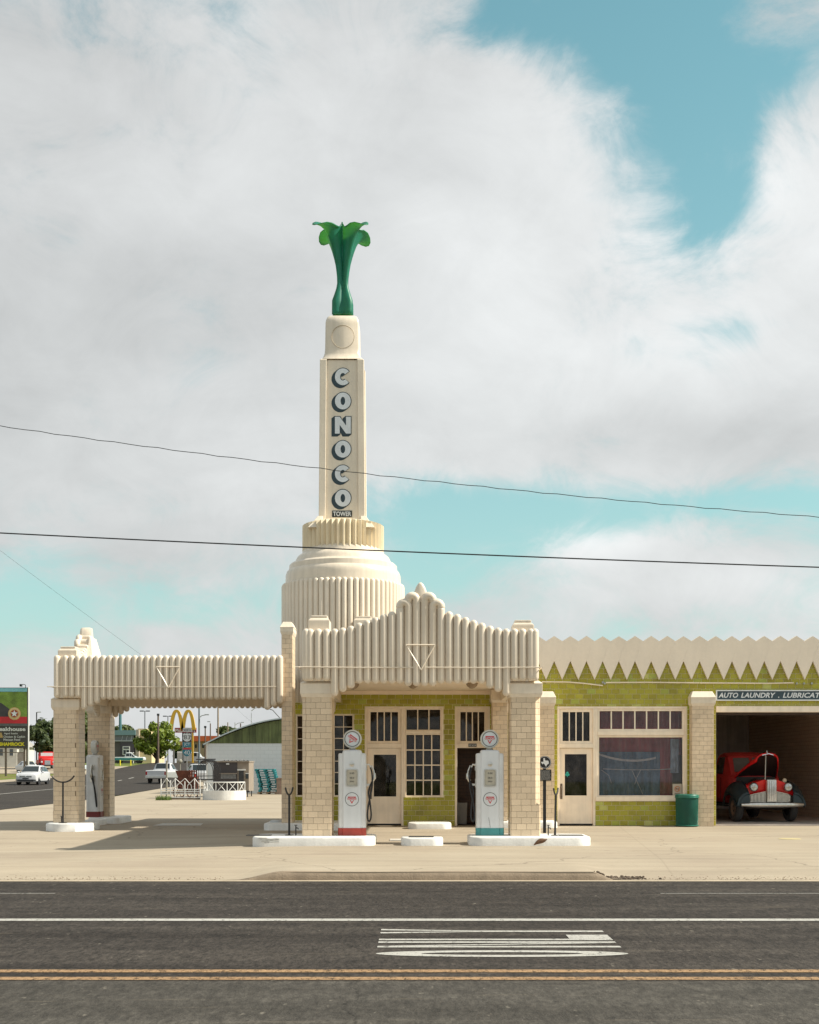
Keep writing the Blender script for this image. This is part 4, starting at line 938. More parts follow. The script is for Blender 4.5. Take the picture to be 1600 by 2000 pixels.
# sagging neon rods under the teeth
for pts in ([(1058, 1332), (1110, 1332.5), (1140, 1335), (1177, 1339.5)], [(1183, 1333.5), (1260, 1333), (1365, 1334)], [(1366, 1334), (1440, 1334.5), (1500, 1335), (1549, 1334)]):
    MB().tube([(wx(a_), WY - .06, wz(b_)) for a_, b_ in pts], .016, 6).build('neon_rod', cream_trim, B, smooth=50)
m_ = MB()
for px, py in ((1177, 1333), (1181, 1335), (1556, 1335), (1570, 1335), (1585, 1335)): m_.box(wx(px) - .02, wx(px) + .02, WY - .05, WY - .001, wz(py) - .025, wz(py) + .025)
m_.build('rod_bracket', steel, B)

# --- sign over the garage
S = thing('shop_sign', 'long navy sign board lettered AUTO LAUNDRY . LUBRICATION above the garage bay', 'sign', (wx(1560), WY - .05, wz(1368)))
MB().box(wx(1398.5), wx(1722), WY - .055, WY - .012, wz(1368.3), wz(1348.5)).build('sign_board', M('navy board paint', (.035, .065, .085), .5, .15, 6, fine=.06), S)
m_ = MB(); sx0, sx1, sz0, sz1 = wx(1398), wx(1722.5), wz(1368.8), wz(1348)
for r in ((sx0, sx1, sz1 - .028, sz1), (sx0, sx1, sz0, sz0 + .028)): m_.box(r[0], r[1], WY - .065, WY - .011, r[2], r[3])
for r in ((sx0, sx0 + .028), (sx1 - .028, sx1)): m_.box(r[0], r[1], WY - .064, WY - .011, sz0 + .028, sz1 - .028)
m_.build('sign_frame', letter_white, S)
for s_, p0, p1 in (('AUTO', 1402.5, 1441), ('LAUNDRY', 1446.5, 1514), ('LUBRICATION', 1528, 1630)): text(s_, 'lettering', letter_white, S, wx(p0), wx(p1), wz(1363.2), wz(1353.2), WY - .058, bold=.025, shear=.25)
MB().box(wx(1519), wx(1521), WY - .0585, WY - .054, wz(1363.2), wz(1361)).build('lettering', letter_white, S)
text('WASH . GREASE', 'lettering', letter_white, S, wx(1640), wx(1712), wz(1363.2), wz(1353.2), WY - .058, bold=.025, shear=.25) if False else None

# ------------------------------------------------------------------ islands
def island(name, label, x0, x1, y0, y1, h, r, n=8, z0=-.09, mat=None):
    m_ = MB(); P = []
    for cx, cy, a0 in ((x1 - r, y0 + r, -90), (x1 - r, y1 - r, 0), (x0 + r, y1 - r, 90), (x0 + r, y0 + r, 180)):
        for i in range(n + 1): a = R(a0 + 90 * i / n); P.append((cx + r * math.cos(a), cy + r * math.sin(a)))
    cx, cy = (x0 + x1) / 2, (y0 + y1) / 2
    def ring(off, z): return [(x + (cx - x) / max(abs(cx - x0), .01) * off, y + (cy - y) / max(abs(cy - y0), .01) * off, z) for x, y in P]
    m_.loft([ring(0, z0), ring(0, h - .03), ring(.012, h - .009), ring(.035, h)]); o = m_.build(name, mat or white_isl, smooth=40)
    return tag(o, label, 'island', 'white concrete islands on the forecourt')
y0 = 24.62
ISL = [island('pump_island', 'long white island under the red-based pump and its brick pier', X(490, y0), X(732, y0), y0, 25.95, .17, .28),
       island('pump_island', 'long white island under the teal-based pump and its brick pier', X(917, y0), X(1157, y0), y0, 25.95, .17, .28),
       island('kerb_island', 'small white island in front, between the two front pumps', X(783, y0), X(866, y0), y0 + .03, 25.4, .155, .22),
       island('kerb_island', 'small white island against the tiled wall beneath the office window', X(797, 31.4), X(882, 31.4), 31.35, 32.2, .15, .24),
       island('kerb_island', 'white island under the tower pier behind the front canopy', X(514, 30.75), X(672, 30.75), 30.72, 32.5, .17, .2),
       island('kerb_island', 'faceted white island under the nearest pier of the far canopy', X(82, 30.45), X(173, 30.45), 30.45, 31.85, .175, .32, n=1),
       island('kerb_island', 'white island under the rear pier and side-on pump of the far canopy', X(170, 34.35), X(232, 34.35), 34.35, 36.0, .17, .15),
       island('kerb_island', 'low white link block between the two far canopy islands', X(158, 32.9), X(187, 32.9), 32.9, 34.2, .155, .12),
       island('kerb_island', 'white island at the foot of the two right-hand wall piers', X(962, 32.0), X(1090, 32.0), 31.95, 32.95, .16, .2)]
# grey scuff on the nearest island
mb = MB()
for i in range(14):
    x = X(random.uniform(512, 540), y0); z = random.uniform(.06, .15); w, h_ = random.uniform(.03, .10), random.uniform(.008, .02); ys_ = y0 - .003 - .0004 * i; mb.add([(x - w, ys_, z - h_), (x + w, ys_, z - h_ * .5), (x + w * .8, ys_, z + h_), (x - w * .7, ys_, z + h_ * .8)], [(0, 1, 2, 3)])
mb.build('scuff_mark', M('grey scuff', (.48, .48, .46), .8, .2, 20), ISL[0])
# filler lids on the islands
for px, d, par_ in ((506, 25.2, ISL[0]), (1115, 25.2, ISL[1]), (823, 24.95, ISL[2])):
    MB().box(X(px, d) - .24, X(px, d) + .24, d - .16, d + .16, .1705 if par_ is not ISL[2] else .1555, .182 if par_ is not ISL[2] else .168).build('hatch_lid', M('dark iron', (.05, .048, .045), .6, .2, 10), par_, bevel=.004)
MB().lathe([(.17, .1705), (.17, .20), (.12, .22), (.05, .225)], 14, (X(541, 31.4), 31.4, 0)).build('filler_cap', M('pale grey cap', (.55, .58, .60), .5, .1), ISL[4], smooth=40)
# ground hatch with a pale plate
o = MB().box(X(762, 26.6), X(788, 26.6), 26.3, 26.9, .002, .014).build('ground_hatch', fade); tag(o, 'small pale metal hatch plate set in the forecourt by the middle island', 'hatch')
o = MB().lathe([(.001, .012), (.22, .010), (.24, .003)], 18, (X(1543, 27.0), 27.0, 0)).build('manhole_lid', M('straw paint', (.45, .38, .20), .8, .1)); tag(o, 'faint round yellowish lid in the forecourt in front of the garage', 'manhole lid')
o = MB().lathe([(.001, .012), (.11, .011), (.13, .003)], 12, (X(1105, 27.4), 27.4, 0)).build('valve_lid', M('grey lid', (.38, .33, .26), .8, .1)); o.location.y += 2.2; tag(o, 'small grey round valve lid in the forecourt near the right wall pier', 'valve lid')

# ------------------------------------------------------------------ petrol pumps (local: faces -Y, base at z 0)
def ring_xz(m_, cx, cz, y, r, w, n=32, a0=0, a1=2 * pi):
    V = [];
    for k in range(n + 1):
        a = a0 + (a1 - a0) * k / n; V += [(cx + (r - w / 2) * math.cos(a), y, cz + (r - w / 2) * math.sin(a)), (cx + (r + w / 2) * math.cos(a), y, cz + (r + w / 2) * math.sin(a))]
    m_.add(V, [(2 * k, 2 * k + 1, 2 * k + 3, 2 * k + 2) for k in range(n)])
def emblem(parent, cx, cz, y, r, tilt=0.):
    """roundel: dark ring, red triangle, lettered band"""
    def rot(p): dx, dz = p[0] * r, p[1] * r; return (cx + dx * math.cos(tilt) + dz * math.sin(tilt), cz - dx * math.sin(tilt) + dz * math.cos(tilt))
    m_ = MB(); ring_xz(m_, cx, cz, y, r * .97, r * .07); m_.build('emblem_ring', black_ink, parent, world=False)
    m_ = MB(); o_ = [(-.60, .38), (.60, .38), (0, -.66)]; i_ = [(-.40, .26), (.40, .26), (0, -.44)]
    V = [(*rot(p),) for p in o_ + i_]; m_.add([(a, y - .001, b) for a, b in V], [(0, 1, 4, 3), (1, 2, 5, 4), (2, 0, 3, 5)]); m_.build('emblem_triangle', red_ink, parent, world=False)
    m_ = MB(); q = [rot(p) for p in ((-.70, -.13), (.70, -.13), (.70, .20), (-.70, .20))]; m_.add([(a, y - .002, b) for a, b in q], [(0, 1, 2, 3)]); m_.build('emblem_band', pump_white, parent, world=False)
    m_ = text('CONOCO', 'emblem_letters', red_ink, parent, cx - .66 * r, cx + .66 * r, cz - .10 * r + .035 * r, cz + .17 * r + .035 * r, y - .003, bold=.05, world=False, tilt=tilt)
def make_pump(label, loc, rz, base_mat, side, tilt, body_mat, plain=False):
    t = thing('petrol_pump', label, 'petrol pump', loc, rz, 'vintage petrol pumps under the canopies'); W_, Dp = .27, .19
    m_ = MB()
    def sec(hw, hd, ch, z): return [(-hw + ch, -hd, z), (hw - ch, -hd, z), (hw, -hd + ch, z), (hw, hd - ch, z), (hw - ch, hd, z), (-hw + ch, hd, z), (-hw, hd - ch, z), (-hw, -hd + ch, z)]
    m_.loft([sec(W_, Dp - .03, .02, .15), sec(W_, Dp - .03, .02, 1.59), sec(W_ - .008, Dp - .04, .02, 1.612), sec(W_ - .03, Dp - .06, .02, 1.62)]); m_.build('side_panel', pump_side, t, smooth=35, world=False)
    m_ = MB(); m_.loft([sec(.188, Dp, .025, .15), sec(.188, Dp, .025, 1.63), sec(.182, Dp - .006, .03, 1.66), sec(.165, Dp - .03, .03, 1.68), sec(.10, .08, .03, 1.688)]); body = m_.build('body', body_mat, t, smooth=35, world=False)
    m_ = MB(); m_.loft([sec(W_ + .004, Dp - .02, .02, 0), sec(W_ + .004, Dp - .02, .02, .149)]); m_.loft([sec(.192, Dp + .008, .02, 0), sec(.192, Dp + .008, .02, .1495)]); m_.build('plinth', base_mat, t, world=False)
    # globe
    zc = 1.90; g = MB(); g.lathe([(.06, 1.686), (.075, 1.70), (.06, 1.715), (.06, 1.735)], 14); g.build('globe_neck', dull_chrome, t, smooth=40, world=False)
    g = MB(); g.lathe([(.148, -.062), (.165, -.074), (.182, -.06), (.187, 0), (.182, .06), (.165, .074), (.148, .062)], 32, (0, 0, zc), 'y', caps=False); gl = g.build('globe', M('milk glass', (.62, .62, .58), .25, .04, 6), t, smooth=40, world=False)
    for s in (-1, 1): MB().lathe([(.001, -.070 * 1), (.10, -.068), (.1485, -.060)], 28, (0, 0, zc), 'y', caps=False).map(lambda p: Vector((p.x, p.y * -s, p.z)) if s > 0 else p).build('globe_face', M('globe face', (.66, .70, .73), .22, .02), gl, smooth=True, world=False)
    emblem(gl, 0, zc, -.0745, .150, tilt)
    # meter window
    m_ = MB(); P = []
    for cx, cz, a0 in ((.085, 1.0 + .0, -90), (.085, 1.27, 0), (-.085, 1.27, 90), (-.085, 1.0, 180)):
        for i in range(5): a = R(a0 + 90 * i / 4); P.append((cx + .03 * math.cos(a), cz + .03 * math.sin(a)))
    def off(p, k): return (p[0] * k, 1.135 + (p[1] - 1.135) * k)
    m_.loft([[(p[0] * 1.06, -Dp - .001, 1.135 + (p[1] - 1.135) * 1.05) for p in P], [(p[0] * 1.03, -Dp - .016, 1.135 + (p[1] - 1.135) * 1.03) for p in P], [(p[0] * .90, -Dp - .016, 1.135 + (p[1] - 1.135) * .92) for p in P], [(p[0] * .86, -Dp - .002, 1.135 + (p[1] - 1.135) * .90) for p in P]], caps=False); bz = m_.build('meter_bezel', dull_chrome, body, smooth=40, world=False)
    MB().add([(p[0] * .86, -Dp - .0025, 1.135 + (p[1] - 1.135) * .90) for p in P], [tuple(range(len(P)))]).build('meter_dial', M('aged dial', (.44, .41, .34), .5, .1, 12), body, world=False)
    for cz, s_, w, h_ in ((1.225, '0.00', .09, .035), (1.135, '00.0', .085, .035), (1.065, '000', .085, .03)): text(s_, 'dial_figures', black_ink, body, -w / 2, w / 2, cz - h_ / 2, cz + h_ / 2, -Dp - .004, bold=.01, world=False)
    MB().lathe([(.001, -Dp - .03), (.022, -Dp - .028), (.026, -Dp - .02), (.043, -Dp - .014), (.045, -Dp - .001)], 18, (0, 0, 1.405), 'y').build('lock_knob', dull_chrome, body, smooth=40, world=False)
    emblem(body, 0, .715, -Dp - .002, .135, 0)
    # hose, hook and nozzle on one flank
    s = side; xs = s * (W_ + .0); m_ = MB()
    m_.box(min(xs, xs + s * .02), max(xs, xs + s * .02), -.05, .05, 1.28, 1.42); m_.tube([(xs, 0, 1.38), (xs + s * .06, 0, 1.40), (xs + s * .09, 0, 1.34)], .018, 8); m_.box(min(xs, xs + s * .09), max(xs, xs + s * .09), -.02, .02, .98, 1.02); m_.box(min(xs, xs + s * .015), max(xs, xs + s * .015), -.06, .06, .95, 1.12); m_.build('nozzle_bracket', dull_chrome, t, smooth=40, world=False)
    H = [(xs + s * .085, 0, 1.35), (xs + s * .12, -.02, 1.2), (xs + s * .12, -.06, .95), (xs + s * .06, -.10, .65), (xs + s * .03, -.12, .42), (xs + s * .045, -.13, .30), (xs + s * .08, -.13, .29), (xs + s * .105, -.12, .40), (xs + s * .085, -.09, .62), (xs + s * .05, -.05, .85), (xs + s * .09, -.02, 1.0), (xs + s * .13, .0, 1.08)]
    H2 = []
    for i in range(len(H) - 1):
        p0, p1, p2, p3 = [Vector(H[min(max(i + d, 0), len(H) - 1)]) for d in (-1, 0, 1, 2)]
        for k in range(4):
            u = k / 4; H2.append(.5 * (2 * p1 + (p2 - p0) * u + (2 * p0 - 5 * p1 + 4 * p2 - p3) * u * u + (3 * p1 - p0 - 3 * p2 + p3) * u ** 3))
    MB().tube(H2 + [H[-1]], .0165, 8).build('hose', rubber, t, smooth=60, world=False)
    nz = MB(); nz.tube([(xs + s * .13, 0, 1.06), (xs + s * .165, 0, 1.14), (xs + s * .165, 0, 1.2)], [.02, .032, .024], 8); nz.tube([(xs + s * .165, 0, 1.18), (xs + s * .15, 0, 1.28), (xs + s * .11, 0, 1.38)], [.018, .014, .012], 8); nz.tube([(xs + s * .10, 0, 1.09), (xs + s * .19, 0, 1.12), (xs + s * .185, 0, 1.22), (xs + s * .16, 0, 1.23)], .008, 6); nz.build('nozzle', dull_chrome, t, smooth=50, world=False)
    return t
p1 = make_pump('white petrol pump with red base and tilted globe emblem, beside the left front pier', (X(687.5, 25.1), 25.1 + .19, .17), 0, red_base, 1, R(36), pump_white)
p2 = make_pump('white petrol pump with teal base and upright emblem, in front of the rest room door', (X(957.5, 25.1), 25.1 + .19, .17), 0, teal_base, -1, 0, pump_white)
p3 = make_pump('white petrol pump seen side-on with a dark red plinth under the far canopy', (X(184, 34.72), 34.80, .17), R(90), M('dark red enamel', (.17, .02, .02), .4, .1), -1, 0, pump_side)
MB().tube([(-.03, -.205, .36), (-.01, -.205, .25), (.0, -.205, .16)], .003, 4).build('crack', black_ink, p2, world=False)

# ------------------------------------------------------------------ hose forks, spigots, marker, bin
def fork(label, x, y, z, rz, h=.95, r=.27, lean=0.):
    t = thing('hose_fork', label, 'hose hanger', (x, y, z), rz, 'black forked hose hangers')
    MB().tube([(lean * h, 0, 0), (0, 0, h)], .022, 8).build('post', black_m, t, smooth=50, world=False)
    n = 14; a0, a1 = R(205), R(335); MB().tube([(r * 1.1 * math.cos(a0 + (a1 - a0) * i / n), 0, h + r + r * math.sin(a0 + (a1 - a0) * i / n)) for i in range(n + 1)], .018, 8).build('cradle', black_m, t, smooth=50, world=False)
    MB().box(-.09 + lean * h, .09 + lean * h, -.06, .06, 0, .012).build('foot', black_m, t, world=False); return t
fork('black forked hanger in front of the far canopy pier, cradle facing us', X(123, 30.75), 30.75, .177, 0, .98, .27)
fork('black forked hanger seen edge-on beside the left front pier', X(565, 25.25), 25.25, .172, R(78), .80, .24, lean=.0)
fork('black forked hanger leaning beside the historical marker', X(1086, 25.25), 25.25, .172, R(72), .80, .22, lean=-.11)
def spigot(label, x, y, z, h=.2):
    m_ = MB().tube([(x, y, z), (x, y, z + h)], .012, 6); m_.tube([(x, y, z + h * .75), (x + .04, y, z + h * .72), (x + .05, y, z + h * .6)], .01, 6); m_.tube([(x - .03, y, z + h), (x + .03, y, z + h)], .007, 5); o = m_.build('water_tap', black_m, smooth=50); tag(o, label, 'tap')
spigot('small black tap rising from the island beside the left front pier', X(578, 25.2), 25.2, .172); spigot('small black tap rising from the island beside the right front pier', X(1071, 25.2), 25.2, .172); spigot('short black tap behind the hanger at the far canopy pier', X(125, 31.2) + .02, 30.9, .177, .16)
HM = thing('historical_marker', 'round black medallion with a white state outline above a dark lettered plaque on a post', 'marker', (X(1065, 29.5), 29.5, 0)); k29 = 29.5 / F
cx, cz = X(1064, 29.5), Z(1489, 29.5)
MB().box(cx - .035, cx + .035, 29.5, 29.55, 0, Z(1500, 29.5)).build('post', black_m, HM)
MB().lathe([(.001, 0), (.148, 0), (.148, .02), (.135, .03), (.001, .03)], 28, (cx, 29.45, cz), 'y').build('medallion', black_m, HM, smooth=40)
m_ = MB(); ring_xz(m_, cx, cz, 29.447, .135, .008); m_.build('rim', letter_white, HM)
TXO = [(-.35, 1.), (.02, 1.), (.02, .52), (.25, .42), (.55, .42), (.85, .32), (.9, -.02), (.98, -.25), (.72, -.42), (.45, -.66), (.36, -1.0), (.15, -.92), (.0, -.6), (-.18, -.32), (-.36, -.28), (-.46, -.5), (-.66, -.34), (-.95, .1), (-.35, .12)]
MB().add([(cx + p * .098, 29.446, cz + q * .098) for p, q in TXO], [tuple(range(len(TXO)))]).build('state_outline', letter_white, HM)
pq = MB().box(cx - .15, cx + .15, 29.44, 29.46, Z(1525, 29.5), Z(1503, 29.5)).build('plaque', black_m, HM); m_ = MB()
for i in range(11):
    z = Z(1505.5 + i * 1.7, 29.5); x = cx - .13
    while x < cx + .11:
        w = random.uniform(.012, .035); m_.box(x, min(x + w, cx + .13), 29.4385, 29.4395, z - .006, z + .005); x += w + random.uniform(.006, .012)
m_.build('plaque_lettering', M('grey raised lettering', (.30, .30, .29), .5, .1), pq)
# litter bin of green expanded metal
TBX, TBY = X(1342, 32.75), 32.75; TBn = thing('litter_bin', 'green expanded metal litter bin against the tiled wall by the shop window', 'bin', (TBX, TBY, 0)); gbin = M('green plastic-coated steel', (.012, .13, .09), .4, .1, 8)
MB().lathe([(.255, .03), (.262, .74)], 24, (TBX, TBY, 0)).build('liner', M('dark green liner', (.006, .06, .045), .6, .2, 8), TBn, smooth=60)
m_ = MB()
for s in (-1, 1):
    for k in range(40):
        a = 2 * pi * k / 40; m_.tube([(TBX + (.272 + .012 * t) * math.cos(a + s * t * 1.6), TBY + (.272 + .012 * t) * math.sin(a + s * t * 1.6), .04 + .70 * t) for t in [i / 9 for i in range(10)]], .0055, 4, caps=False)
stuff(m_.build('lattice', gbin, TBn)); m_ = MB()
for z, r in ((.03, .285), (.745, .295)): m_.tube([(TBX + r * math.cos(2 * pi * i / 28), TBY + r * math.sin(2 * pi * i / 28), z) for i in range(28)], .017, 6, closed=True)
m_.build('hoop', gbin, TBn, smooth=50); MB().lathe([(.30, .75), (.305, .79), (.29, .815), (.19, .83), (.16, .80)], 28, (TBX, TBY, 0), caps=False).build('lid', gbin, TBn, smooth=40)
# bin inside the rest room
o = MB().loft([[(wx(895) + a * .11 + .13, 33.9 + b * .11, .02) for a, b in ((-1, -1), (1, -1), (1, 1), (-1, 1))], [(wx(895) + a * .13 + .13, 33.9 + b * .13, .58) for a, b in ((-1, -1), (1, -1), (1, 1), (-1, 1))]]).build('waste_bin', M('grey plastic', (.28, .27, .26), .5, .05)); tag(o, 'plain grey waste bin just inside the open rest room door', 'bin')
# dry leaf on the island edge
lf = MB().grid(lambda u, v: (X(1056, 24.55) + (u - .5) * .26, 24.57 - .02 * math.sin(pi * v), .02 + .13 * u + (v - .5) * .10 * math.sin(pi * (u * .9 + .05)) + .02 * math.sin(5 * u)), 8, 4).build('dry_leaf', M('brown leaf', (.15, .08, .045), .8, .3, 20), smooth=True); tag(lf, 'curled brown leaf lying against the right-hand pump island', 'leaf')

# ------------------------------------------------------------------ vehicles
def lathe_wheel(t, x, y, r, w, side, rim_mat, tyre_mat=None, rr=.62, spokes=0, name='wheel'):
    """tyre is the part, rim its child; side = +1/-1 outer face direction along X"""
    h = w / 2; ty = MB().lathe([(r * rr, -h * .9), (r * .9, -h), (r * .975, -h * .75), (r, -h * .3), (r, h * .3), (r * .975, h * .75), (r * .9, h), (r * rr, h * .9)], 24, (x, y, r), 'x', caps=False).build(name, tyre_mat or rubber, t, smooth=40, world=False)
    m_ = MB(); m_.lathe([(.001, side * h * .55), (r * .18, side * h * .55), (r * .2, side * h * .35), (r * .42, side * h * .3), (r * .5, side * h * .62), (r * rr * 1.01, side * h * .86)], 20, (x, y, r), 'x', caps=False)
    m_.build('rim', rim_mat, ty, smooth=40, world=False)
    if spokes:
        d = MB()
        for k in range(spokes):
            a = 2 * pi * k / spokes + .3; d.ball((x + side * h * .40, y + r * .36 * math.cos(a), r + r * .36 * math.sin(a)), r * .09, 8, 4, (.25, 1, 1))
        d.build('rim_hole', black_m, ty, world=False)
    return ty
def panel(mb, p00, p10, p11, p01, inset=.06, off=.012, inset_v=None):
    P = [Vector(p) for p in (p00, p10, p11, p01)]; iv = inset if inset_v is None else inset_v
    def bil(u, v): return (P[0] * (1 - u) + P[1] * u) * (1 - v) + (P[3] * (1 - u) + P[2] * u) * v
    q = [bil(inset, iv), bil(1 - inset, iv), bil(1 - inset, 1 - iv), bil(inset, 1 - iv)]
    n = (P[1] - P[0]).cross(P[3] - P[0]).normalized() * off
    q = [a + n for a in q]; b = [a - n * 1.6 for a in q]
    mb.add(q + b, [(0, 1, 2, 3), (0, 4, 5, 1), (1, 5, 6, 2), (2, 6, 7, 3), (3, 7, 4, 0)]); return mb
def body_ring(st):
    y, hw, zl, zb, hr, zr = st
    right = [(hw * .86, zl), (hw * .985, zl + .10), (hw, zl + (zb - zl) * .55), (hw * .985, zb - .03), (hw * .95, zb), (hr, zr - .045), (hr * .90, zr - .008), (hr * .45, zr + .012)]
    return [(a, y, b) for a, b in right] + [(-a, y, b) for a, b in reversed(right)]
def vehicle(name, label, cat, loc, rz, st, paint, wheels, wr, ww, rim, windows=(), group=None, sub=4):
    t = thing(name, label, cat, loc, rz, group); rings = [body_ring(s) for s in st]
    MB().loft(rings).build('body', paint, t, smooth=32, world=False)
    for (kind, i, j) in windows:
        m_ = MB(); A, C = rings[i], rings[j]
        if kind == 'screen': panel(m_, A[8], A[7], C[7], C[8], -.50, .014, .06) if A[7][1] < C[7][1] else panel(m_, A[7], A[8], C[8], C[7], -.50, .014, .06)
        elif kind == 'side':
            panel(m_, A[4], C[4], C[5], A[5], .05, .012, .10); panel(MB(), C[11], A[11], A[10], C[10], .05, .012, .10).build('window', pane_dark, t, world=False)
        m_.build('window', pane_dark, t, world=False)
    for (x, y) in wheels: lathe_wheel(t, x, y, wr, ww, 1 if x > 0 else -1, rim)
    for (x, y) in wheels: MB().lathe([(.001, 0), (wr * 1.14, 0), (wr * 1.14, .02), (.001, .02)], 20, (x + (.012 if x > 0 else -.032) + (ww * .34 if x > 0 else -ww * .34), y, wr), 'x').build('wheel_arch', black_m, t, world=False)
    return t, rings
pane_dark = M('tinted vehicle glass', (.02, .028, .032), .06, .05, 3)
lamp_red = M('red lens', (.35, .01, .01), .2, .05); lamp_clear = M('headlamp lens', (.55, .57, .58), .1, .05)

# --- the old red truck in the garage (local: nose at y = 0 facing -Y)
red_paint = M('glossy red paint', (.70, .012, .014), .25, .10, 3, fine=.03); red_dull = M('dull red paint', (.46, .02, .02), .5, .15, 3, fine=.05); teal_fender = M('blue black enamel', (.008, .022, .028), .36, .15, 5)
T5 = thing('vintage_truck', 'old red truck with blue-black fenders and open bonnet parked inside the garage bay', 'truck', (X(1511, 34.35), 34.35, .03), R(5))
def tp(mb, name, mat, parent=None, **k): return mb.build(name, mat, parent or T5, world=False, **k)
# nose panel between the wings
m_ = MB(); P = [(-.70, .66), (.70, .66), (.70, .90), (.60, 1.00), (.34, 1.10), (.20, 1.15), (-.20, 1.15), (-.34, 1.10), (-.60, 1.00), (-.70, .90)]
def nose(sc, y, dz=0.): return [(p * sc, y + .10 * (p / .7) ** 2, q + dz) for p, q in P]
m_.loft([nose(.96, .22), nose(1.0, .26), nose(1.0, .40, .0), nose(.92, .75, .0)]); tp(m_, 'nose', red_paint, smooth=40)
# grille: centre block and two drooping side grilles
m_ = MB(); m_.box(-.135, .135, .12, .26, .55, 1.155); ce = tp(m_, 'grille', dull_chrome, bevel=.012); m_ = MB()
for i in range(5): x = -.10 + .05 * i; m_.tube([(x, .115, .58), (x, .10, .85), (x, .112, 1.13)], .014, 6)
tp(m_, 'grille_bar', chrome, ce, smooth=50)
for s in (-1, 1):
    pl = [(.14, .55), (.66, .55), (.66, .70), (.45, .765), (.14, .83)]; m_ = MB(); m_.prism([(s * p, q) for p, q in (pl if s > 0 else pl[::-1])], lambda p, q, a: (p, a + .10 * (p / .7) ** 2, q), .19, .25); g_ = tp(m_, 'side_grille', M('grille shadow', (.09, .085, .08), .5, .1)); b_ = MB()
    for i in range(14):
        x = .165 + i * .0365; zt = .83 - (x - .14) / .31 * .065 if x < .45 else .765 - (x - .45) / .21 * .065; y = .185 + .10 * (x / .7) ** 2; b_.box(s * x - .0095, s * x + .0095, y - .012, y + .01, .555, zt - .012)
    b_.tube([(s * p, .175 + .10 * (p / .7) ** 2, q) for p, q in ((.14, .832), (.3, .80), (.45, .768), (.66, .705))], .013, 6); b_.tube([(s * p, .175 + .10 * (p / .7) ** 2, .552) for p in (.14, .4, .66)], .012, 6); tp(b_, 'grille_bar', dull_chrome, g_)
# headlamps
for s in (-1, 1):
    m_ = MB(); c = (s * .475, 0, .955); m_.lathe([(.10, .34), (.118, .22), (.122, .17), (.112, .155)], 24, c, 'y', caps=False); h_ = tp(m_, 'headlamp', chrome, smooth=40); tp(MB().lathe([(.001, .138), (.06, .143), (.108, .158)], 24, c, 'y', caps=False), 'lens', M('ribbed lamp glass', (.50, .52, .52), .08, .4, 30, metal=.35), h_, smooth=True)
    tp(MB().lathe([(.001, .130), (.022, .133), (.028, .145)], 12, c, 'y', caps=False), 'bulb', M('cream lens', (.55, .47, .36), .3, .05), h_, smooth=True)
    rg0 = MB(); ring_xz(rg0, c[0], c[2], .150, .103, .012, 24); tp(rg0, 'lamp_ring', M('dark gap', (.03, .03, .03), .5, .1), h_)
    m_ = MB().lathe([(.001, .20), (.09, .24), (.115, .34), (.10, .46), (.001, .55)], 16, (s * .475, 0, .955), 'y', caps=False); tp(m_, 'lamp_bucket', red_paint, h_, smooth=True)
tp(MB().lathe([(.001, .26), (.05, .265), (.062, .30), (.05, .34)], 16, (.36 + .06, 0, 1.13), 'y', caps=False), 'fog_lamp', M('cream lens', (.55, .47, .36), .3, .05), smooth=True)
# wings
for s in (-1, 1):
    def wing(u, v):
        y = .10 + 1.45 * u; arch = math.sin(pi * min(max((u + .02) / 1.0, 0), 1)) ** .55; zt = .56 + .56 * arch if u > .02 else .58; zt = .50 + .62 * math.sin(pi * (.10 + .80 * u)) ** .7
        a = v * pi * .56; xo = .62 + .36 * math.sin(min(a, pi / 2)) * (.62 + .38 * math.sin(pi * min(1, u * 1.25 + .12)) if u < .5 else .62 + .38 * math.sin(pi * min(1, u * .7 + .2)))
        z = zt - (1 - math.cos(a)) * .30
        return (s * xo, y, z)
    m_ = MB().grid(wing, 20, 10)
    # skirt down to the wheel opening
    def skirt(u, v):
        p = wing(u, 1.0); y = p[1]; d = y - .78; lim = .38 + math.sqrt(max(.46 ** 2 - d * d, 0)) if abs(d) < .46 else .42
        zb = min(p[2], max(lim, .42)); return (p[0] - s * .02 * v, y, p[2] + (zb - p[2]) * v)
    m_.grid(skirt, 20, 3); w_ = tp(m_, 'wing', teal_fender, smooth=50); so = w_.modifiers.new('thickness', 'SOLIDIFY'); so.thickness = .025
    # front apron of the wing closing it toward the lamp
    m_ = MB().grid(lambda u, v: (s * (.60 + .36 * u - .06 * v * u), .115 + .02 * v + .06 * (1 - u) * 0, .46 + (.32 - .12 * u * u) * v), 6, 4); tp(m_, 'wing_apron', teal_fender, w_, smooth=True)
# bumper
m_ = MB(); n = 16; rg = []
for i in range(n + 1):
    t_ = -1 + 2 * i / n; x = .86 * t_; y = -.06 + .14 * abs(t_) ** 2.5; hh_ = .062 * (1 - .35 * abs(t_) ** 4); rg.append([(x, y + .03 * math.cos(a) - .012, .475 + hh_ * math.sin(a)) for a in [2 * pi * k / 10 for k in range(10)]])
tp(m_.loft(rg), 'bumper', dull_chrome, smooth=50)
m_ = MB()
for s in (-1, 1): m_.box(s * .42 - .03, s * .42 + .03, -.03, 1.2, .42, .52)
m_.box(-.6, .6, .3, .42, .40, .5); m_.tube([(-.75, .78, .38), (.75, .78, .38)], .045, 8); m_.box(-.42, .42, 1.2, 4.8, .42, .55); tp(m_, 'chassis', M('greasy iron', (.03, .024, .02), .7, .3, 8))
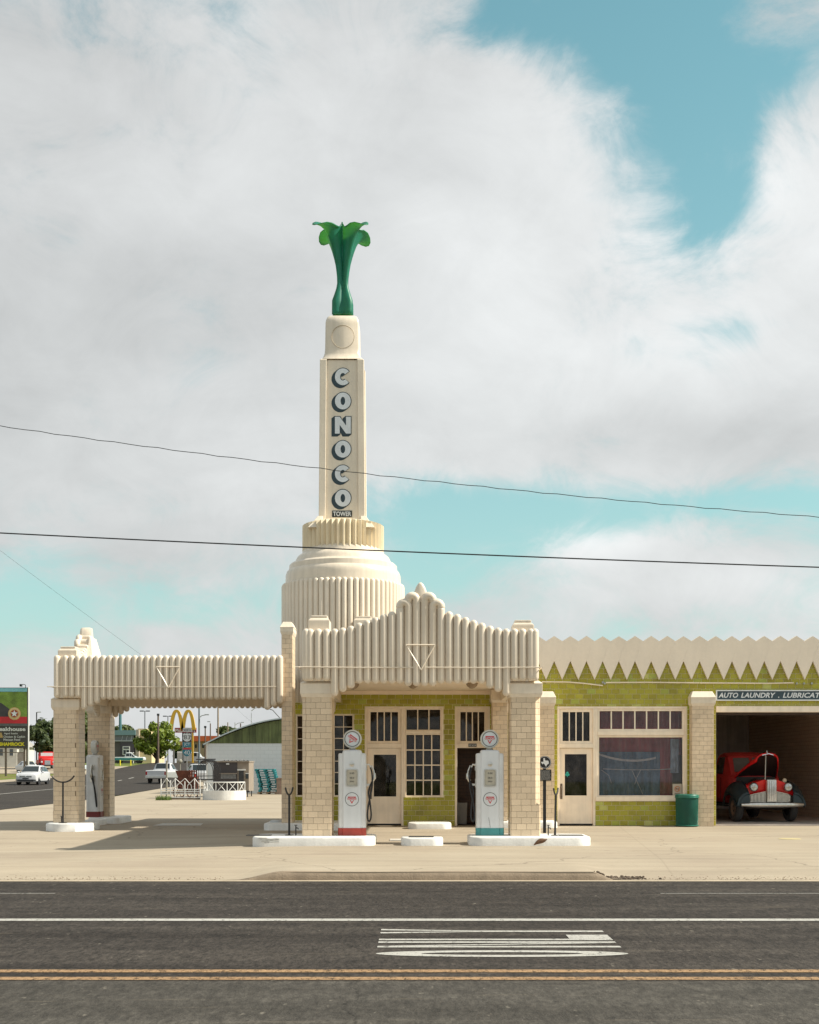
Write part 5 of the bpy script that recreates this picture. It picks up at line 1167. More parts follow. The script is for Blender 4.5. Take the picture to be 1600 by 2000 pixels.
# engine bay
m_ = MB(); m_.box(-.55, .55, 1.35, 1.42, .6, 1.22); m_.box(-.50, -.46, .76, 1.35, .7, 1.02); m_.box(.46, .50, .76, 1.35, .7, 1.02); m_.box(-.2, .2, .80, 1.3, .6, 1.10); m_.tube([(-.1, .85, 1.12), (-.1, 1.25, 1.12)], .06, 8); tp(m_, 'engine', M('sooty engine', (.04, .032, .028), .7, .3, 8))
# wheels
rust_rim = M('rusty rim', (.20, .13, .09), .6, .3, 9)
for s in (-1, 1):
    lathe_wheel(T5, s * .76, .78, .385, .19, s, rust_rim, M('dusty tyre', (.045, .042, .042), .75, .2, 9), .56, 6); lathe_wheel(T5, s * .76, 3.7, .385, .20, s, rust_rim, M('dusty tyre', (.045,) * 3), .56, 6)
# cab
CB = [(1.38, .60, .52, 1.20, .54, 1.225), (1.48, .72, .50, 1.23, .60, 1.26), (1.58, .75, .50, 1.245, .62, 1.29), (1.84, .77, .50, 1.25, .63, 1.80), (2.05, .775, .50, 1.25, .62, 1.885), (2.40, .775, .50, 1.25, .60, 1.91), (2.78, .77, .50, 1.25, .58, 1.87), (3.02, .75, .52, 1.24, .54, 1.74), (3.10, .70, .56, 1.22, .48, 1.60)]
rings = [body_ring(s) for s in CB]; m_ = MB().loft(rings); cab = tp(m_, 'cab', red_dull, smooth=38)
for s, (a, b) in ((1, (7, 5)), (-1, (8, 10))):
    A, C = rings[2], rings[3]; sc = MB()
    P4 = [(A[7][0] * s * 0 + s * .03, A[7][1] + .0, A[7][2] + .01), (s * .54, A[7][1] + .01, A[7][2] + .01), (s * .52, C[7][1], C[7][2] - .02), (s * .03, C[7][1], C[7][2] - .01)]
    if s < 0: P4 = [P4[1], P4[0], P4[3], P4[2]]
    panel(sc, *P4, .04, .016, .10); tp(sc, 'windscreen', M('dusty windscreen', (.13, .125, .12), .3, .2, 6, fine=.1), cab)
for s in (-1, 1):
    A, C = rings[4], rings[6]; P4 = [(s * A[4][0], 1.98, A[4][2] + .02), (s * C[4][0], 2.74, C[4][2] + .02), (s * C[5][0], 2.68, C[5][2] - .02), (s * A[5][0], 2.06, A[5][2] - .02)]
    if s < 0: P4 = [P4[1], P4[0], P4[3], P4[2]]
    sc = MB(); panel(sc, *P4, .04, .014, .06); tp(sc, 'side_window', pane_dark, cab)
    m_ = MB(); m_.tube([(s * .785, 2.0, 1.2), (s * .79, 2.0, .62), (s * .79, 2.78, .62), (s * .785, 2.8, 1.2)], .006, 4); tp(m_, 'door_seam', black_m, cab); m_ = MB().tube([(s * .79, 2.66, 1.14), (s * .82, 2.62, 1.14), (s * .82, 2.55, 1.14)], .012, 6); tp(m_, 'door_handle', chrome, cab)
    m_ = MB().box(s * .72 - .12 * (s < 0), s * .72 + .12 * (s > 0) + (.0), 1.5, 3.1, .40, .44); tp(m_, 'running_board', black_m)
m_ = MB().box(-.80, .80, 3.2, 5.0, .62, .68); m_.box(-.80, -.74, 3.2, 5.0, .68, 1.12); m_.box(.74, .80, 3.2, 5.0, .68, 1.12); m_.box(-.74, .74, 3.2, 3.26, .68, 1.12); tp(m_, 'load_bed', red_dull)
# open bonnet: arched shell hinged at the cowl, nose lifted
def bonnet(u, v):
    t_ = u; y = 1.45 - .98 * t_; zc_ = 1.27 + .60 * t_ ** .85; hw = .60 - .30 * t_ ** 1.3; drop = .14 + .10 * t_; q = -1 + 2 * v
    return (hw * math.sin(q * pi / 2) ** 1 if True else 0, y + .14 * (1 - abs(q) ** 2) * -t_ * .6, zc_ - drop * abs(q) ** 2.4)
m_ = MB().grid(bonnet, 14, 16); bo = tp(m_, 'bonnet', red_paint, smooth=True); so = bo.modifiers.new('thickness', 'SOLIDIFY'); so.thickness = .035; so.offset = 0
tp(MB().grid(lambda u, v: tuple(Vector(bonnet(.02 + .955 * u, .04 + .92 * v)) - Vector((0, -.02, .045))), 12, 14), 'bonnet_lining', M('dark lining', (.025, .012, .012), .8, .2), bo, smooth=True)
pt = Vector(bonnet(1, .5)); tp(MB().tube([(pt.x - .16, pt.y - .0 + .03, pt.z - .055), (pt.x, pt.y - .022, pt.z - .012), (pt.x + .16, pt.y + .03, pt.z - .055)], .018, 6), 'bonnet_badge', chrome, bo, smooth=50)
tp(MB().tube([(pt.x - .03, pt.y, pt.z), (pt.x - .04, pt.y + .0, pt.z + .05)], .012, 6).ball((pt.x - .04, pt.y, pt.z + .06), .02, 8, 5), 'mascot', chrome, bo, smooth=50)
tp(MB().tube([(-.12, .30, 1.13), (pt.x - .05, pt.y + .05, pt.z - .04)], .014, 6), 'prop_rod', M('pale rod', (.55, .52, .46), .4, .1, metal=.5), smooth=50)

# ------------------------------------------------------------------ across the side road and behind the station
def G(px, D): return (X(px, D), D, rise(D))
white_car = M('white car paint', (.52, .53, .55), .2, .03, 3); teal_car = M('teal car paint', (.02, .22, .24), .25, .05, 3); alloy = M('alloy wheel', (.38, .38, .39), .35, .1, 9, metal=.6)
dark_trim = M('dark plastic trim', (.025, .027, .03), .55, .1)
# white estate car coming toward us
ST = [(0, .62, .36, .70, .58, .74), (.10, .82, .27, .86, .74, .90), (.45, .90, .25, .97, .78, 1.0), (1.05, .915, .25, 1.03, .80, 1.06), (1.30, .92, .25, 1.05, .78, 1.10), (2.0, .92, .25, 1.07, .64, 1.60), (2.5, .92, .25, 1.08, .645, 1.67), (3.3, .92, .25, 1.09, .635, 1.655), (3.95, .91, .27, 1.10, .61, 1.57), (4.32, .89, .32, 1.08, .66, 1.16), (4.46, .84, .38, .95, .7, 1.0)]
SUV, rg = vehicle('estate_car', 'white estate car driving toward us on the side road', 'car', G(50, 107), R(1), ST, white_car, [(-.80, .92), (.80, .92), (-.80, 3.55), (.80, 3.55)], .345, .22, alloy, [('screen', 4, 5), ('side', 4, 5), ('side', 5, 6), ('side', 6, 7), ('side', 7, 8)])
m_ = MB(); m_.box(-.66, .66, -.015, .1, .34, .48); m_.box(-.86, -.58, .02, .12, .40, .47); m_.box(.58, .86, .02, .12, .40, .47); m_.build('lower_grille', dark_trim, SUV, world=False)
m_ = MB(); m_.box(-.50, .50, -.012, .1, .66, .78); m_.build('grille', dark_trim, SUV, world=False); m_ = MB()
for z in (.69, .73, .77): m_.box(-.50, .50, -.02, -.012, z - .006, z + .006)
m_.lathe([(.001, -.03), (.05, -.028), (.06, -.015)], 14, (0, 0, .73), 'y'); m_.build('grille_bar', chrome, SUV, world=False)
for s in (-1, 1):
    MB().loft([[(s * .50, .0, .68), (s * .84, .14, .70), (s * .86, .30, .86), (s * .52, .03, .80)], [(s * .50, .1, .68), (s * .80, .24, .70), (s * .82, .4, .85), (s * .52, .13, .79)]]).build('headlamp', lamp_clear, SUV, world=False)
    MB().ball((s * 1.02, 1.45, 1.10), .11, 10, 6, (1, .6, .75)).build('door_mirror', white_car, SUV, smooth=True, world=False); MB().box(s * .925 - .01, s * .925 + .01, 1.2, 3.3, .27, .37).build('sill_trim', dark_trim, SUV, world=False)
MB().box(-.26, .26, -.03, -.013, .52, .62).build('number_plate', dark_trim, SUV, world=False)
# pick-up trucks
def pickup(label, loc, rz, paint, low=None, old=False):
    hz_ = 1.12 if not old else 1.0
    ST = [(0, .80, .42, .84, .74, .88), (.10, .90, .38, .95, .80, 1.0), (1.2, .95, .36, hz_ - .02, .84, hz_ + .03), (1.45, .95, .36, hz_, .80, hz_ + .06), (2.05, .95, .36, hz_ + .02, .66, 1.72), (2.4, .95, .36, hz_ + .02, .66, 1.78), (3.0, .95, .36, hz_ + .02, .64, 1.74), (3.22, .95, .36, hz_ + .02, .70, hz_ + .12), (3.26, .95, .36, hz_ + .0, .93, hz_ + .02), (5.35, .94, .40, hz_ - .01, .92, hz_ + .01), (5.42, .90, .5, hz_ - .08, .86, hz_ - .04)]
    t, rg = vehicle('pickup_truck', label, 'pickup truck', loc, rz, ST, paint, [(-.80, .95), (.80, .95), (-.80, 4.3), (.80, 4.3)], .37, .24, alloy, [('screen', 3, 4), ('side', 3, 4), ('side', 4, 5), ('side', 5, 6), ('screen', 7, 6)])
    MB().box(-.92, .92, 5.36, 5.52, .46, .60).build('bumper', dull_chrome, t, world=False); MB().box(-.88, .88, -.08, .06, .42, .58).build('bumper', dull_chrome, t, world=False)
    for s in (-1, 1): MB().box(s * .84 - .07, s * .84 + .07, 5.37, 5.44, .72, 1.02).build('tail_lamp', lamp_red, t, world=False); MB().box(s * .70 - .14, s * .70 + .14, -.02, .05, .70, .84).build('headlamp', lamp_clear, t, world=False)
    m_ = MB(); m_.box(-.84, .84, 3.34, 5.30, hz_ + .012, hz_ + .018); m_.build('bed_opening', dark_trim, t, world=False)
    if low is not None:
        m_ = MB()
        for s in (-1, 1): m_.box(s * .955 - .012, s * .955 + .012, .12, 5.3, .50, hz_ - .16)
        m_.build('side_stripe', low, t, world=False)
    return t
px_ = G(336, 117); pickup('white pickup truck seen from behind at the edge of the side road', px_, R(176), white_car, M('grey stripe', (.25, .26, .27), .3, .05))
pickup('white truck parked behind the rusty wagon', G(378, 103), R(200), white_car)
tp_ = G(283, 214); pickup('teal and white old pickup truck parked side-on beneath the tree', (tp_[0], tp_[1], tp_[2]), R(90), M('white over teal paint', (.66, .70, .70), .25, .05, 3), teal_car, True)
# red wrecker and white saloon across the road
t = thing('tow_truck', 'bright red tow truck parked under the dark trees beside the billboard', 'truck', G(93, 165), R(20)); redp = M('wrecker red', (.50, .015, .012), .3, .08)
MB().loft([[(a, y, z) for a, z in ((-w, .55), (w, .55), (w, h), (w * .85, h + .12), (-w * .85, h + .12), (-w, h))] for y, w, h in ((0, .55, 1.15), (.15, .75, 1.35), (1.4, .85, 1.45), (1.42, 1.0, 1.5))]).build('bonnet', redp, t, smooth=30, world=False)
c_ = MB().loft([[(a, y, z) for a, z in ((-1, .55), (1, .55), (1, h * .65 + .5), (.85, h), (-.85, h), (-1, h * .65 + .5))] for y, h in ((1.42, 1.6), (1.75, 2.35), (3.0, 2.4))]).build('cab', redp, t, world=False)
MB().box(-.75, .75, 1.50, 1.62, 1.72, 2.2).build('windscreen', lamp_clear, c_, world=False); MB().box(-.35, .35, -.03, .06, .65, 1.2).build('grille', chrome, t, world=False); MB().box(-1.0, 1.0, -.2, -.02, .45, .62).build('bumper', dark_trim, t, world=False)
MB().box(-1.05, 1.05, 3.1, 6.5, .7, 1.3).build('deck', redp, t, world=False); m_ = MB(); m_.tube([(-.6, 3.3, 1.3), (-.6, 5.8, 3.1)], .12, 6); m_.tube([(.6, 3.3, 1.3), (.6, 5.8, 3.1)], .12, 6); m_.tube([(-.6, 5.8, 3.1), (.6, 5.8, 3.1)], .1, 6); m_.build('boom', redp, t, world=False)
for s in (-1, 1): lathe_wheel(t, s * .92, .9, .45, .28, s, alloy); lathe_wheel(t, s * .92, 5.0, .45, .4, s, alloy); MB().lathe([(.001, -.02), (.11, 0), (.13, .05)], 12, (s * .72, 0, 1.0), 'y').build('headlamp', lamp_clear, t, world=False)
ST = [(0, .7, .3, .6, .6, .64), (.1, .85, .25, .72, .7, .76), (1.0, .88, .24, .85, .72, .9), (1.3, .88, .24, .88, .7, .94), (2.0, .88, .24, .9, .58, 1.38), (2.9, .88, .24, .9, .58, 1.40), (3.6, .88, .26, .9, .62, 1.0), (4.4, .82, .34, .82, .66, .88)]
vehicle('saloon_car', 'white saloon car parked beside the billboard post', 'car', G(66, 152), R(35), ST, white_car, [(-.76, .8), (.76, .8), (-.76, 3.4), (.76, 3.4)], .31, .2, alloy, [('screen', 3, 4), ('side', 4, 5), ('screen', 6, 5)])
vehicle('saloon_car', 'pale car half hidden between the two far canopy piers', 'car', G(163, 158), R(60), ST, M('pale blue car paint', (.40, .46, .50), .25, .05), [(-.76, .8), (.76, .8), (-.76, 3.4), (.76, 3.4)], .31, .2, alloy, [('screen', 3, 4), ('side', 4, 5), ('screen', 6, 5)])
vt = thing('delivery_van', 'small white van parked far off beside the white shed', 'van', G(401, 236), R(90)); MB().loft([[(a, y, z) for a, z in ((-w, .35), (w, .35), (w, h - .1), (w * .9, h), (-w * .9, h), (-w, h - .1))] for y, w, h in ((0, .85, 1.0), (.7, .95, 1.2), (1.2, .95, 2.0), (5.0, .95, 2.1))]).build('body', white_car, vt, world=False)
MB().box(-.97, -.955, 1.4, 2.3, 1.25, 1.85).build('window', pane_dark, vt, world=False); MB().box(.955, .97, 1.4, 2.3, 1.25, 1.85).build('window', pane_dark, vt, world=False)
for s in (-1, 1): lathe_wheel(vt, s * .85, .9, .36, .2, s, alloy); lathe_wheel(vt, s * .85, 4.0, .36, .2, s, alloy)

# --- billboard
BD = 140.0; BB = thing('billboard', 'tall roadside billboard with a star roundel, steakhouse lettering and yellow SHAMROCK', 'billboard', (X(20, BD), BD, rise(BD)))
bx = lambda p: X(p, BD); bz = lambda p: Z(p, BD)
brd = MB().box(bx(-48), bx(54), BD, BD + .25, bz(1461), bz(1343)).build('board', M('charcoal board', (.055, .048, .042), .6, .1), BB)
def bpoly(pts, mat, name, dy=.01): return MB().add([(bx(a), BD - dy, bz(b)) for a, b in pts], [tuple(range(len(pts)))]).build(name, mat, brd)
def field_mat():
    m = M('printed field', (.17, .26, .04), .6, .4, .8, fine=.3); return m
bpoly([(-47, 1351), (53, 1351), (53, 1344), (-47, 1344)], M('printed sky', (.22, .50, .58), .6, .1), 'printed_sky')
bpoly([(-47, 1402), (53, 1402), (53, 1351.2), (-47, 1352.5)], field_mat(), 'printed_field')
bpoly([(-47, 1401), (40, 1401), (4, 1374), (-10, 1368), (-47, 1362)], M('printed roof', (.05, .045, .05), .6, .2, 2), 'printed_roof', .02)
bpoly([(-47, 1413), (53, 1413), (53, 1400), (-47, 1400)], red_ink, 'printed_band', .03)
bpoly([(-47, 1418), (53, 1418), (53, 1413.2), (-47, 1413.2)], M('printed grey', (.12, .12, .12), .6, .2), 'printed_strip', .02); bpoly([(-47, 1441), (6, 1441), (3, 1431), (-47, 1431)], M('printed tan', (.45, .30, .11), .6, .2), 'printed_patch', .02)
cx, cz = bx(28.5), bz(1394); k = BD / F
for r, mt, dy in ((12.4, M('roundel gold', (.62, .40, .16), .6, .05), .05), (10.6, M('roundel rim', (.62, .55, .38), .6, .05), .06), (9.6, M('roundel gold', (0, 0, 0)), .07), (7.4, M('roundel red', (.32, .06, .03), .6, .05), .08)):
    MB().add([(cx + r * k * math.cos(2 * pi * i / 28), BD - dy, cz + r * k * math.sin(2 * pi * i / 28)) for i in range(28)], [tuple(range(28))]).build('roundel', mt, brd)
MB().add([(cx, BD - .09, cz)] + [(cx + (7.2 if i % 2 == 0 else 3.0) * k * math.sin(2 * pi * i / 10), BD - .09, cz + (7.2 if i % 2 == 0 else 3.0) * k * math.cos(2 * pi * i / 10)) for i in range(10)], [(0, i + 1, (i + 1) % 10 + 1) for i in range(10)]).build('star', letter_white, brd)
prw = M('print white', (.66, .66, .64), .6, .03); pry = M('print yellow', (.68, .58, .02), .6, .03)
for s_, x0, x1, y0_, y1_, mt, bo_ in (('Steakhouse', -12, 50, 1428, 1420, prw, .03), ('Aged Steaks', 8, 35, 1435, 1431, prw, .01), ('Chicken & Catfish', 7, 49, 1441, 1437, prw, .01), ('Mexican Food', 7, 39.5, 1447, 1442.5, prw, .01), ('SHAMROCK', -1, 48.5, 1457, 1450, pry, .05)):
    text(s_, 'lettering', mt, brd, bx(x0), bx(x1), bz(y0_), bz(y1_), BD - .04, bold=bo_)
MB().tube([(bx(55), BD + .1, rise(BD)), (bx(55), BD + .1, bz(1342))], .085, 8).build('mast', M('white mast', (.66, .66, .64), .5, .05), BB, smooth=50)
for p in (9.5, 46, 51): MB().box(bx(p) - .1, bx(p) + .1, BD + .26, BD + .4, rise(BD) - .1, bz(1455)).build('post', M('weathered post', (.20, .15, .12), .8, .2), BB)
MB().box(bx(-40), bx(46), BD + .3, BD + .36, bz(1470.5), bz(1469)).build('brace', M('weathered post', (0, 0, 0)), BB)
m_ = MB().tube([(bx(50), BD, bz(1343)), (bx(50), BD, bz(1338)), (bx(48), BD - .2, bz(1337)), (bx(44), BD - .5, bz(1337.5))], .04, 6); m_.box(bx(42), bx(45.5), BD - .7, BD - .3, bz(1341.5), bz(1337)); m_.build('flood_lamp', dark_trim, BB)

# --- buildings
hw_ = M('white clapboard', (.62, .60, .54), .6, .08, 1); H1 = thing('white_house', 'small white house seen beneath the billboard', 'house', G(10, 178)); d = 178.; a, b = X(-30, d), X(33, d); z0 = rise(d) - .3
MB().box(a, b, d, d + 8, z0, Z(1458, d)).build('wall', hw_, H1); MB().prism([(a - .4, Z(1458.5, d)), (b + .4, Z(1458.5, d)), (b - 1, Z(1444, d)), (a + 1, Z(1444, d))], lambda p, q, y: (p, y, q), d - .4, d + 8.4).build('roof', concrete_roof, H1)
for p0, p1 in ((-6, 7), (18, 27)):
    w_ = MB().box(X(p0, d), X(p1, d), d - .06, d, Z(1477, d), Z(1462, d)).build('window', hw_, H1); MB().box(X(p0 + 1, d), X(p1 - 1, d), d - .07, d - .06, Z(1476, d), Z(1463, d)).build('pane', M('house pane', (.10, .11, .12), .2, .1), w_)
o = MB().box(X(33.5, 176), X(48, 176), 176, 176.1, rise(176) - .2, Z(1470, 176)).build('board_fence', M('grey fence boards', (.30, .27, .23), .8, .2, 2)); tag(o, 'grey board fence beside the small white house', 'fence')
d = 226.; RB = thing('grey_restaurant', 'low dark grey restaurant with teal roof band and drive-through window', 'building', G(220, d)); gx = lambda p: X(p, d); gzz = lambda p: Z(p, d); z0 = rise(d) - .2
rw = M('dark grey cladding', (.095, .085, .085), .7, .08, 1); rw2 = M('slate cladding', (.062, .054, .066), .7, .08, 1)
MB().box(gx(130), gx(266), d, d + 14, z0, gzz(1447)).build('wall', rw, RB); MB().box(gx(235.5), gx(262), d - .35, d, z0, gzz(1447.5)).build('wall', rw2, RB)
MB().box(gx(128), gx(266), d - .5, d + 14, gzz(1436), gzz(1426.5)).build('roof_band', M('teal grey metal', (.16, .26, .28), .5, .06), RB); MB().box(gx(129), gx(262), d - .2, d + 13.9, gzz(1446.9), gzz(1436)).build('clerestory', M('grey glazing', (.14, .15, .16), .3, .1), RB); MB().box(gx(129), gx(261), d - .45, d - .22, gzz(1448), gzz(1446.5)).build('band', M('pale grey trim', (.45, .47, .48), .5, .05), RB)
m_ = MB()
for p in (238, 247, 256): m_.add([(gx(p), d - .3, gzz(1446)), (gx(p + .8), d - .3, gzz(1446)), (gx(p + 3), d - .3, gzz(1437)), (gx(p + 2.2), d - .3, gzz(1437))], [(0, 1, 2, 3)])
m_.build('mullion', M('pale grey trim', (0, 0, 0)), RB)
w_ = MB().box(gx(240.7), gx(254.6), d - .5, d - .351, gzz(1474.6), gzz(1458)).build('window', prw, RB)
for p0, p1, q0, q1 in ((242.3, 247, 1473, 1465), (248.2, 253.2, 1473, 1465), (242.3, 253.2, 1462.6, 1459.5)): MB().box(gx(p0), gx(p1), d - .52, d - .501, gzz(q0), gzz(q1)).build('pane', pane_dark, w_)
MB().box(gx(265.5), gx(272), d - .3, d + 1, z0, gzz(1425)).build('stone_pier', M('pale stone', (.42, .36, .30), .8, .25, 3), RB); MB().box(gx(272), gx(295), d + .5, d + 12, z0, gzz(1436)).build('wall', M('cream stucco', (.60, .50, .30), .8, .08, 1), RB)
MB().box(gx(268), gx(285), d + .3, d + 12.5, gzz(1436), gzz(1423)).build('parapet', M('cream stucco', (0, 0, 0)), RB)
for p, c, h_, lb in ((234.7, pry, 1485, 'yellow post in front of the grey restaurant, left of the pair'), (255.3, pry, 1485, 'yellow post in front of the grey restaurant, right of the pair'), (223, prw, 1470, 'slim white post at the left of the grey restaurant'), (260.5, prw, 1470, 'slim white post right of the drive-through window')):
    dd = 190. if c is pry else 216.; o = MB().lathe([(.09, rise(dd) - .1), (.09, Z(h_, dd)), (.04, Z(h_, dd) + .04)], 8, (X(p, dd), dd, 0)).build('bollard', c, smooth=40); tag(o, lb, 'bollard', 'posts in front of the grey restaurant')
d = 300.; OB = thing('orange_roofed_store', 'far tan store with a bright orange roof band', 'building', G(400, d)); tan = M('tan stucco', (.34, .25, .17), .8, .15, .6)
MB().box(X(345, d), X(450, d), d, d + 12, rise(d) - .2, Z(1448, d)).build('wall', tan, OB); MB().box(X(376, d), X(450, d), d - 1, d + 12, Z(1448, d), Z(1437.5, d)).build('roof_band', M('orange band', (.55, .11, .03), .5, .05), OB); MB().box(X(345, d), X(375, d), d - .6, d + 12, Z(1456, d), Z(1448, d)).build('roof_band', M('dull orange band', (.42, .17, .06), .5, .05), OB)
for p in (381, 387, 395, 402): MB().box(X(p, d), X(p + 3.4, d), d - .05, d, Z(1461, d), Z(1454, d)).build('window', pane_dark, OB)
# yellow double arch sign
d = 232.; AS = thing('arch_sign', 'tall pole sign of two golden arches over a red name board', 'sign', G(357, d)); yl = M('golden plastic', (.62, .36, .02), .3, .05); ax = lambda p: X(p, d); az = lambda p: Z(p, d)
def arch(p0, p1):
    n = 22; pts = []
    for i in range(n + 1): t_ = -1 + 2 * i / n; pts.append((ax((p0 + p1) / 2 + (p1 - p0) / 2 * (math.sin(t_ * pi / 2) * .15 + t_ * .85)), d, az(1388.5 + 37 * abs(t_) ** 2.3)))
    rg_ = []
    for i, q in enumerate(pts):
        a_ = Vector(pts[min(i + 1, n)]) - Vector(pts[max(i - 1, 0)]); a_.normalize(); nr = Vector((-a_.z, 0, a_.x)); w = .22 + .10 * abs(-1 + 2 * i / n)
        rg_.append([Vector(q) + nr * w + Vector((0, -.3, 0)), Vector(q) + nr * w + Vector((0, .3, 0)), Vector(q) - nr * w + Vector((0, .3, 0)), Vector(q) - nr * w + Vector((0, -.3, 0))])
    MB().loft(rg_).build('arch', yl, AS)
arch(334, 356.2); arch(357.2, 379)
nb = MB().box(ax(341), ax(383), d + .1, d + .5, az(1431), az(1421.5)).build('name_board', M('maroon board', (.30, .015, .03), .5, .05), AS); text("McDonald's", 'lettering', prw, nb, ax(342.5), ax(381), az(1430), az(1423), d + .08, bold=.03)
for p in (339, 357, 376): MB().box(ax(p) - .15, ax(p) + .15, d + .15, d + .45, rise(d) - .2, az(1431.05)).build('post', yl if p > 370 else M('grey post', (.2, .2, .2), .6, .1), AS)
# highway shields at the kerb
d = 83.; RS = thing('route_sign', 'stacked highway signs NORTH 83 and JCT 40 on one post', 'sign', G(365, d)); rx = lambda p: X(p, d); rz_ = lambda p: Z(p, d); k = d / F
MB().box(rx(364.2), rx(366), d + .03, d + .08, rise(d), rz_(1421)).build('post', steel, RS)
pl = MB().box(rx(357.5), rx(374), d, d + .015, rz_(1429.5), rz_(1422)).build('plate', M('pale sign sheet', (.55, .55, .53), .4, .05), RS); text('NORTH', 'lettering', black_ink, pl, rx(358.8), rx(372.7), rz_(1428.6), rz_(1423.2), d - .006, bold=.01)
pl = MB().box(rx(356), rx(374.3), d, d + .015, rz_(1449), rz_(1431)).build('plate', black_ink, RS)
SHL = [(0, -1), (.55, -.85), (.92, -.45), (.95, -.1), (.8, .3), (.95, .75), (.6, .95), (.3, .82), (0, .95), (-.3, .82), (-.6, .95), (-.95, .75), (-.8, .3), (-.95, -.1), (-.92, -.45), (-.55, -.85)]
MB().add([(rx(365.2) + a * 8.3 * k, d - .004, rz_(1440.2) + b * 8.3 * k) for a, b in SHL], [tuple(range(len(SHL)))]).build('shield', prw, pl); text('83', 'lettering', black_ink, pl, rx(359), rx(371.5), rz_(1444), rz_(1435.6), d - .009, bold=.0)
blu = M('interstate blue', (.02, .17, .22), .4, .05)
pl = MB().box(rx(357.3), rx(373.5), d, d + .015, rz_(1459.3), rz_(1449.6)).build('plate', blu, RS); text('JCT', 'lettering', prw, pl, rx(359.5), rx(371), rz_(1457.8), rz_(1451.2), d - .006, bold=.01)
S2 = [(0, -1), (.5, -.75), (.92, -.2), (.95, .2), (.82, .62), (.95, .85), (.6, .8), (0, .98), (-.6, .8), (-.95, .85), (-.82, .62), (-.95, .2), (-.92, -.2), (-.5, -.75)]
pl = MB().prism([(rx(365) + a * 9.1 * k, rz_(1469) + b * 8.8 * k) for a, b in S2], lambda p, q, y: (p, y, q), d, d + .015).build('shield', blu, RS); MB().add([(rx(365) + a * 8.6 * k, d - .004, rz_(1462.8) + b * k) for a, b in ((-.9, -1), (.9, -1), (.86, 1.2), (0, 2), (-.86, 1.2))], [(0, 1, 2, 3, 4)]).build('shield_band', red_ink, pl); text('40', 'lettering', prw, pl, rx(359.2), rx(371), rz_(1474.2), rz_(1465.8), d - .006)

# --- white shed with curved roof
d = 75.; WS = thing('curved_roof_shed', 'white block shed with a curved roof and green boarded gable', 'shed', G(560, d)); sx0, sx1, ze, zp = X(405.5, d), X(405.5, d) + 10.4, Z(1452, d), Z(1403, d); wc = (sx0 + sx1) / 2
def arc_z(x): t_ = (x - wc) / (sx1 - wc); return ze + (zp - ze) * (1 - abs(t_) ** 1.9)
wb = brick_tex('white painted block', (.60, .63, .65), (.62, .65, .67), (.55, .58, .60), 1.3, .6)
MB().box(sx0, sx1, d, d + 18, -.05, ze - .001).build('wall', wb, WS); nb_ = 26; gn = M('green stained boards', (.10, .125, .045), .75, .35, 1.2, rnd=.2, streak=.35)
for i in range(nb_):
    a, b = sx0 + .08 + (sx1 - sx0 - .16) * i / nb_, sx0 + .08 + (sx1 - sx0 - .16) * (i + 1) / nb_ - .012
    za, zb_ = arc_z(a) - .06, arc_z(b) - .06
    if min(za, zb_) < ze + .01: za, zb_ = max(za, ze + .01), max(zb_, ze + .01)
    MB().prism([(a, ze), (b, ze), (b, zb_), (a, za)], lambda p, q, y: (p, y, q), d - .03 - .006 * (i % 2), d + .1).build('board', gn, WS)
m_ = MB(); n = 28; rg_ = []
for i in range(n + 1): x = sx0 - .22 + (sx1 - sx0 + .44) * i / n; z = arc_z(min(max(x, sx0), sx1)) - (.10 if i in (0, n) else 0); rg_.append([(x, d - .25, z), (x, d - .25, z + .07), (x, d + 18.2, z + .07), (x, d + 18.2, z)])
m_.loft(rg_).build('roof', M('pale blue roofing', (.40, .47, .50), .5, .08), WS, smooth=30); MB().box(sx0 - .07, sx0 + .02, d - .05, d + .05, 0, ze).build('downpipe', prw, WS)
# teal pallets
tealp = M('teal pallet paint', (.02, .20, .22), .6, .15, 6); plain = M('raw pallet wood', (.40, .28, .18), .8, .2, 6); pm = MB()
for i in range(6): a = -.55 + i * .196; pm.box(a, a + .12, -.5, .5, .105, .13)
for i in range(5): a = -.5 + i * .22; pm.box(-.55, .55, a, a + .12, .085, .105)
for a in (-.55, -.06, .43):
    for b in (-.5, -.06, .38): pm.box(a, a + .12, b, b + .12, .02, .085)
    pm.box(a, a + .12, -.5, .5, 0, .02)
me_t = pm.mesh('pallet'); me_t.materials.append(tealp); me_p = me_t.copy(); me_p.materials.clear(); me_p.materials.append(plain)
LB = ['lowest', 'second', 'third', 'fourth', 'fifth', 'sixth', 'seventh', 'eighth', 'ninth', 'topmost']
for i in range(11):
    o = bpy.data.objects.new('pallet', me_p if i == 0 else me_t); COL.objects.link(o); lean = -.035 * max(0, i - 4) * 1.0 + random.uniform(-.03, .03)
    o.location = (X(522.5, 73.2) + (.03 if i == 0 else lean + .08), 73.4 + random.uniform(-.02, .02), .001 + i * .131); o.rotation_euler = (0, 0, random.uniform(-.05, .05))
    tag(o, 'bare wooden pallet at the foot of the teal pallet stack' if i == 0 else f'{LB[i - 1]} teal pallet of the stack against the white shed', 'pallet', 'stacked pallets by the white shed')
o = MB().box(X(541, 72.6), X(556, 72.6), 72.4, 73.2, .02, .86).box(X(540.5, 72.6), X(557, 72.6), 72.35, 73.25, .861, .93).build('waste_bin', M('brown steel bin', (.24, .17, .13), .7, .2, 6)); tag(o, 'brown waste bin with pale lid beside the teal pallets', 'bin')
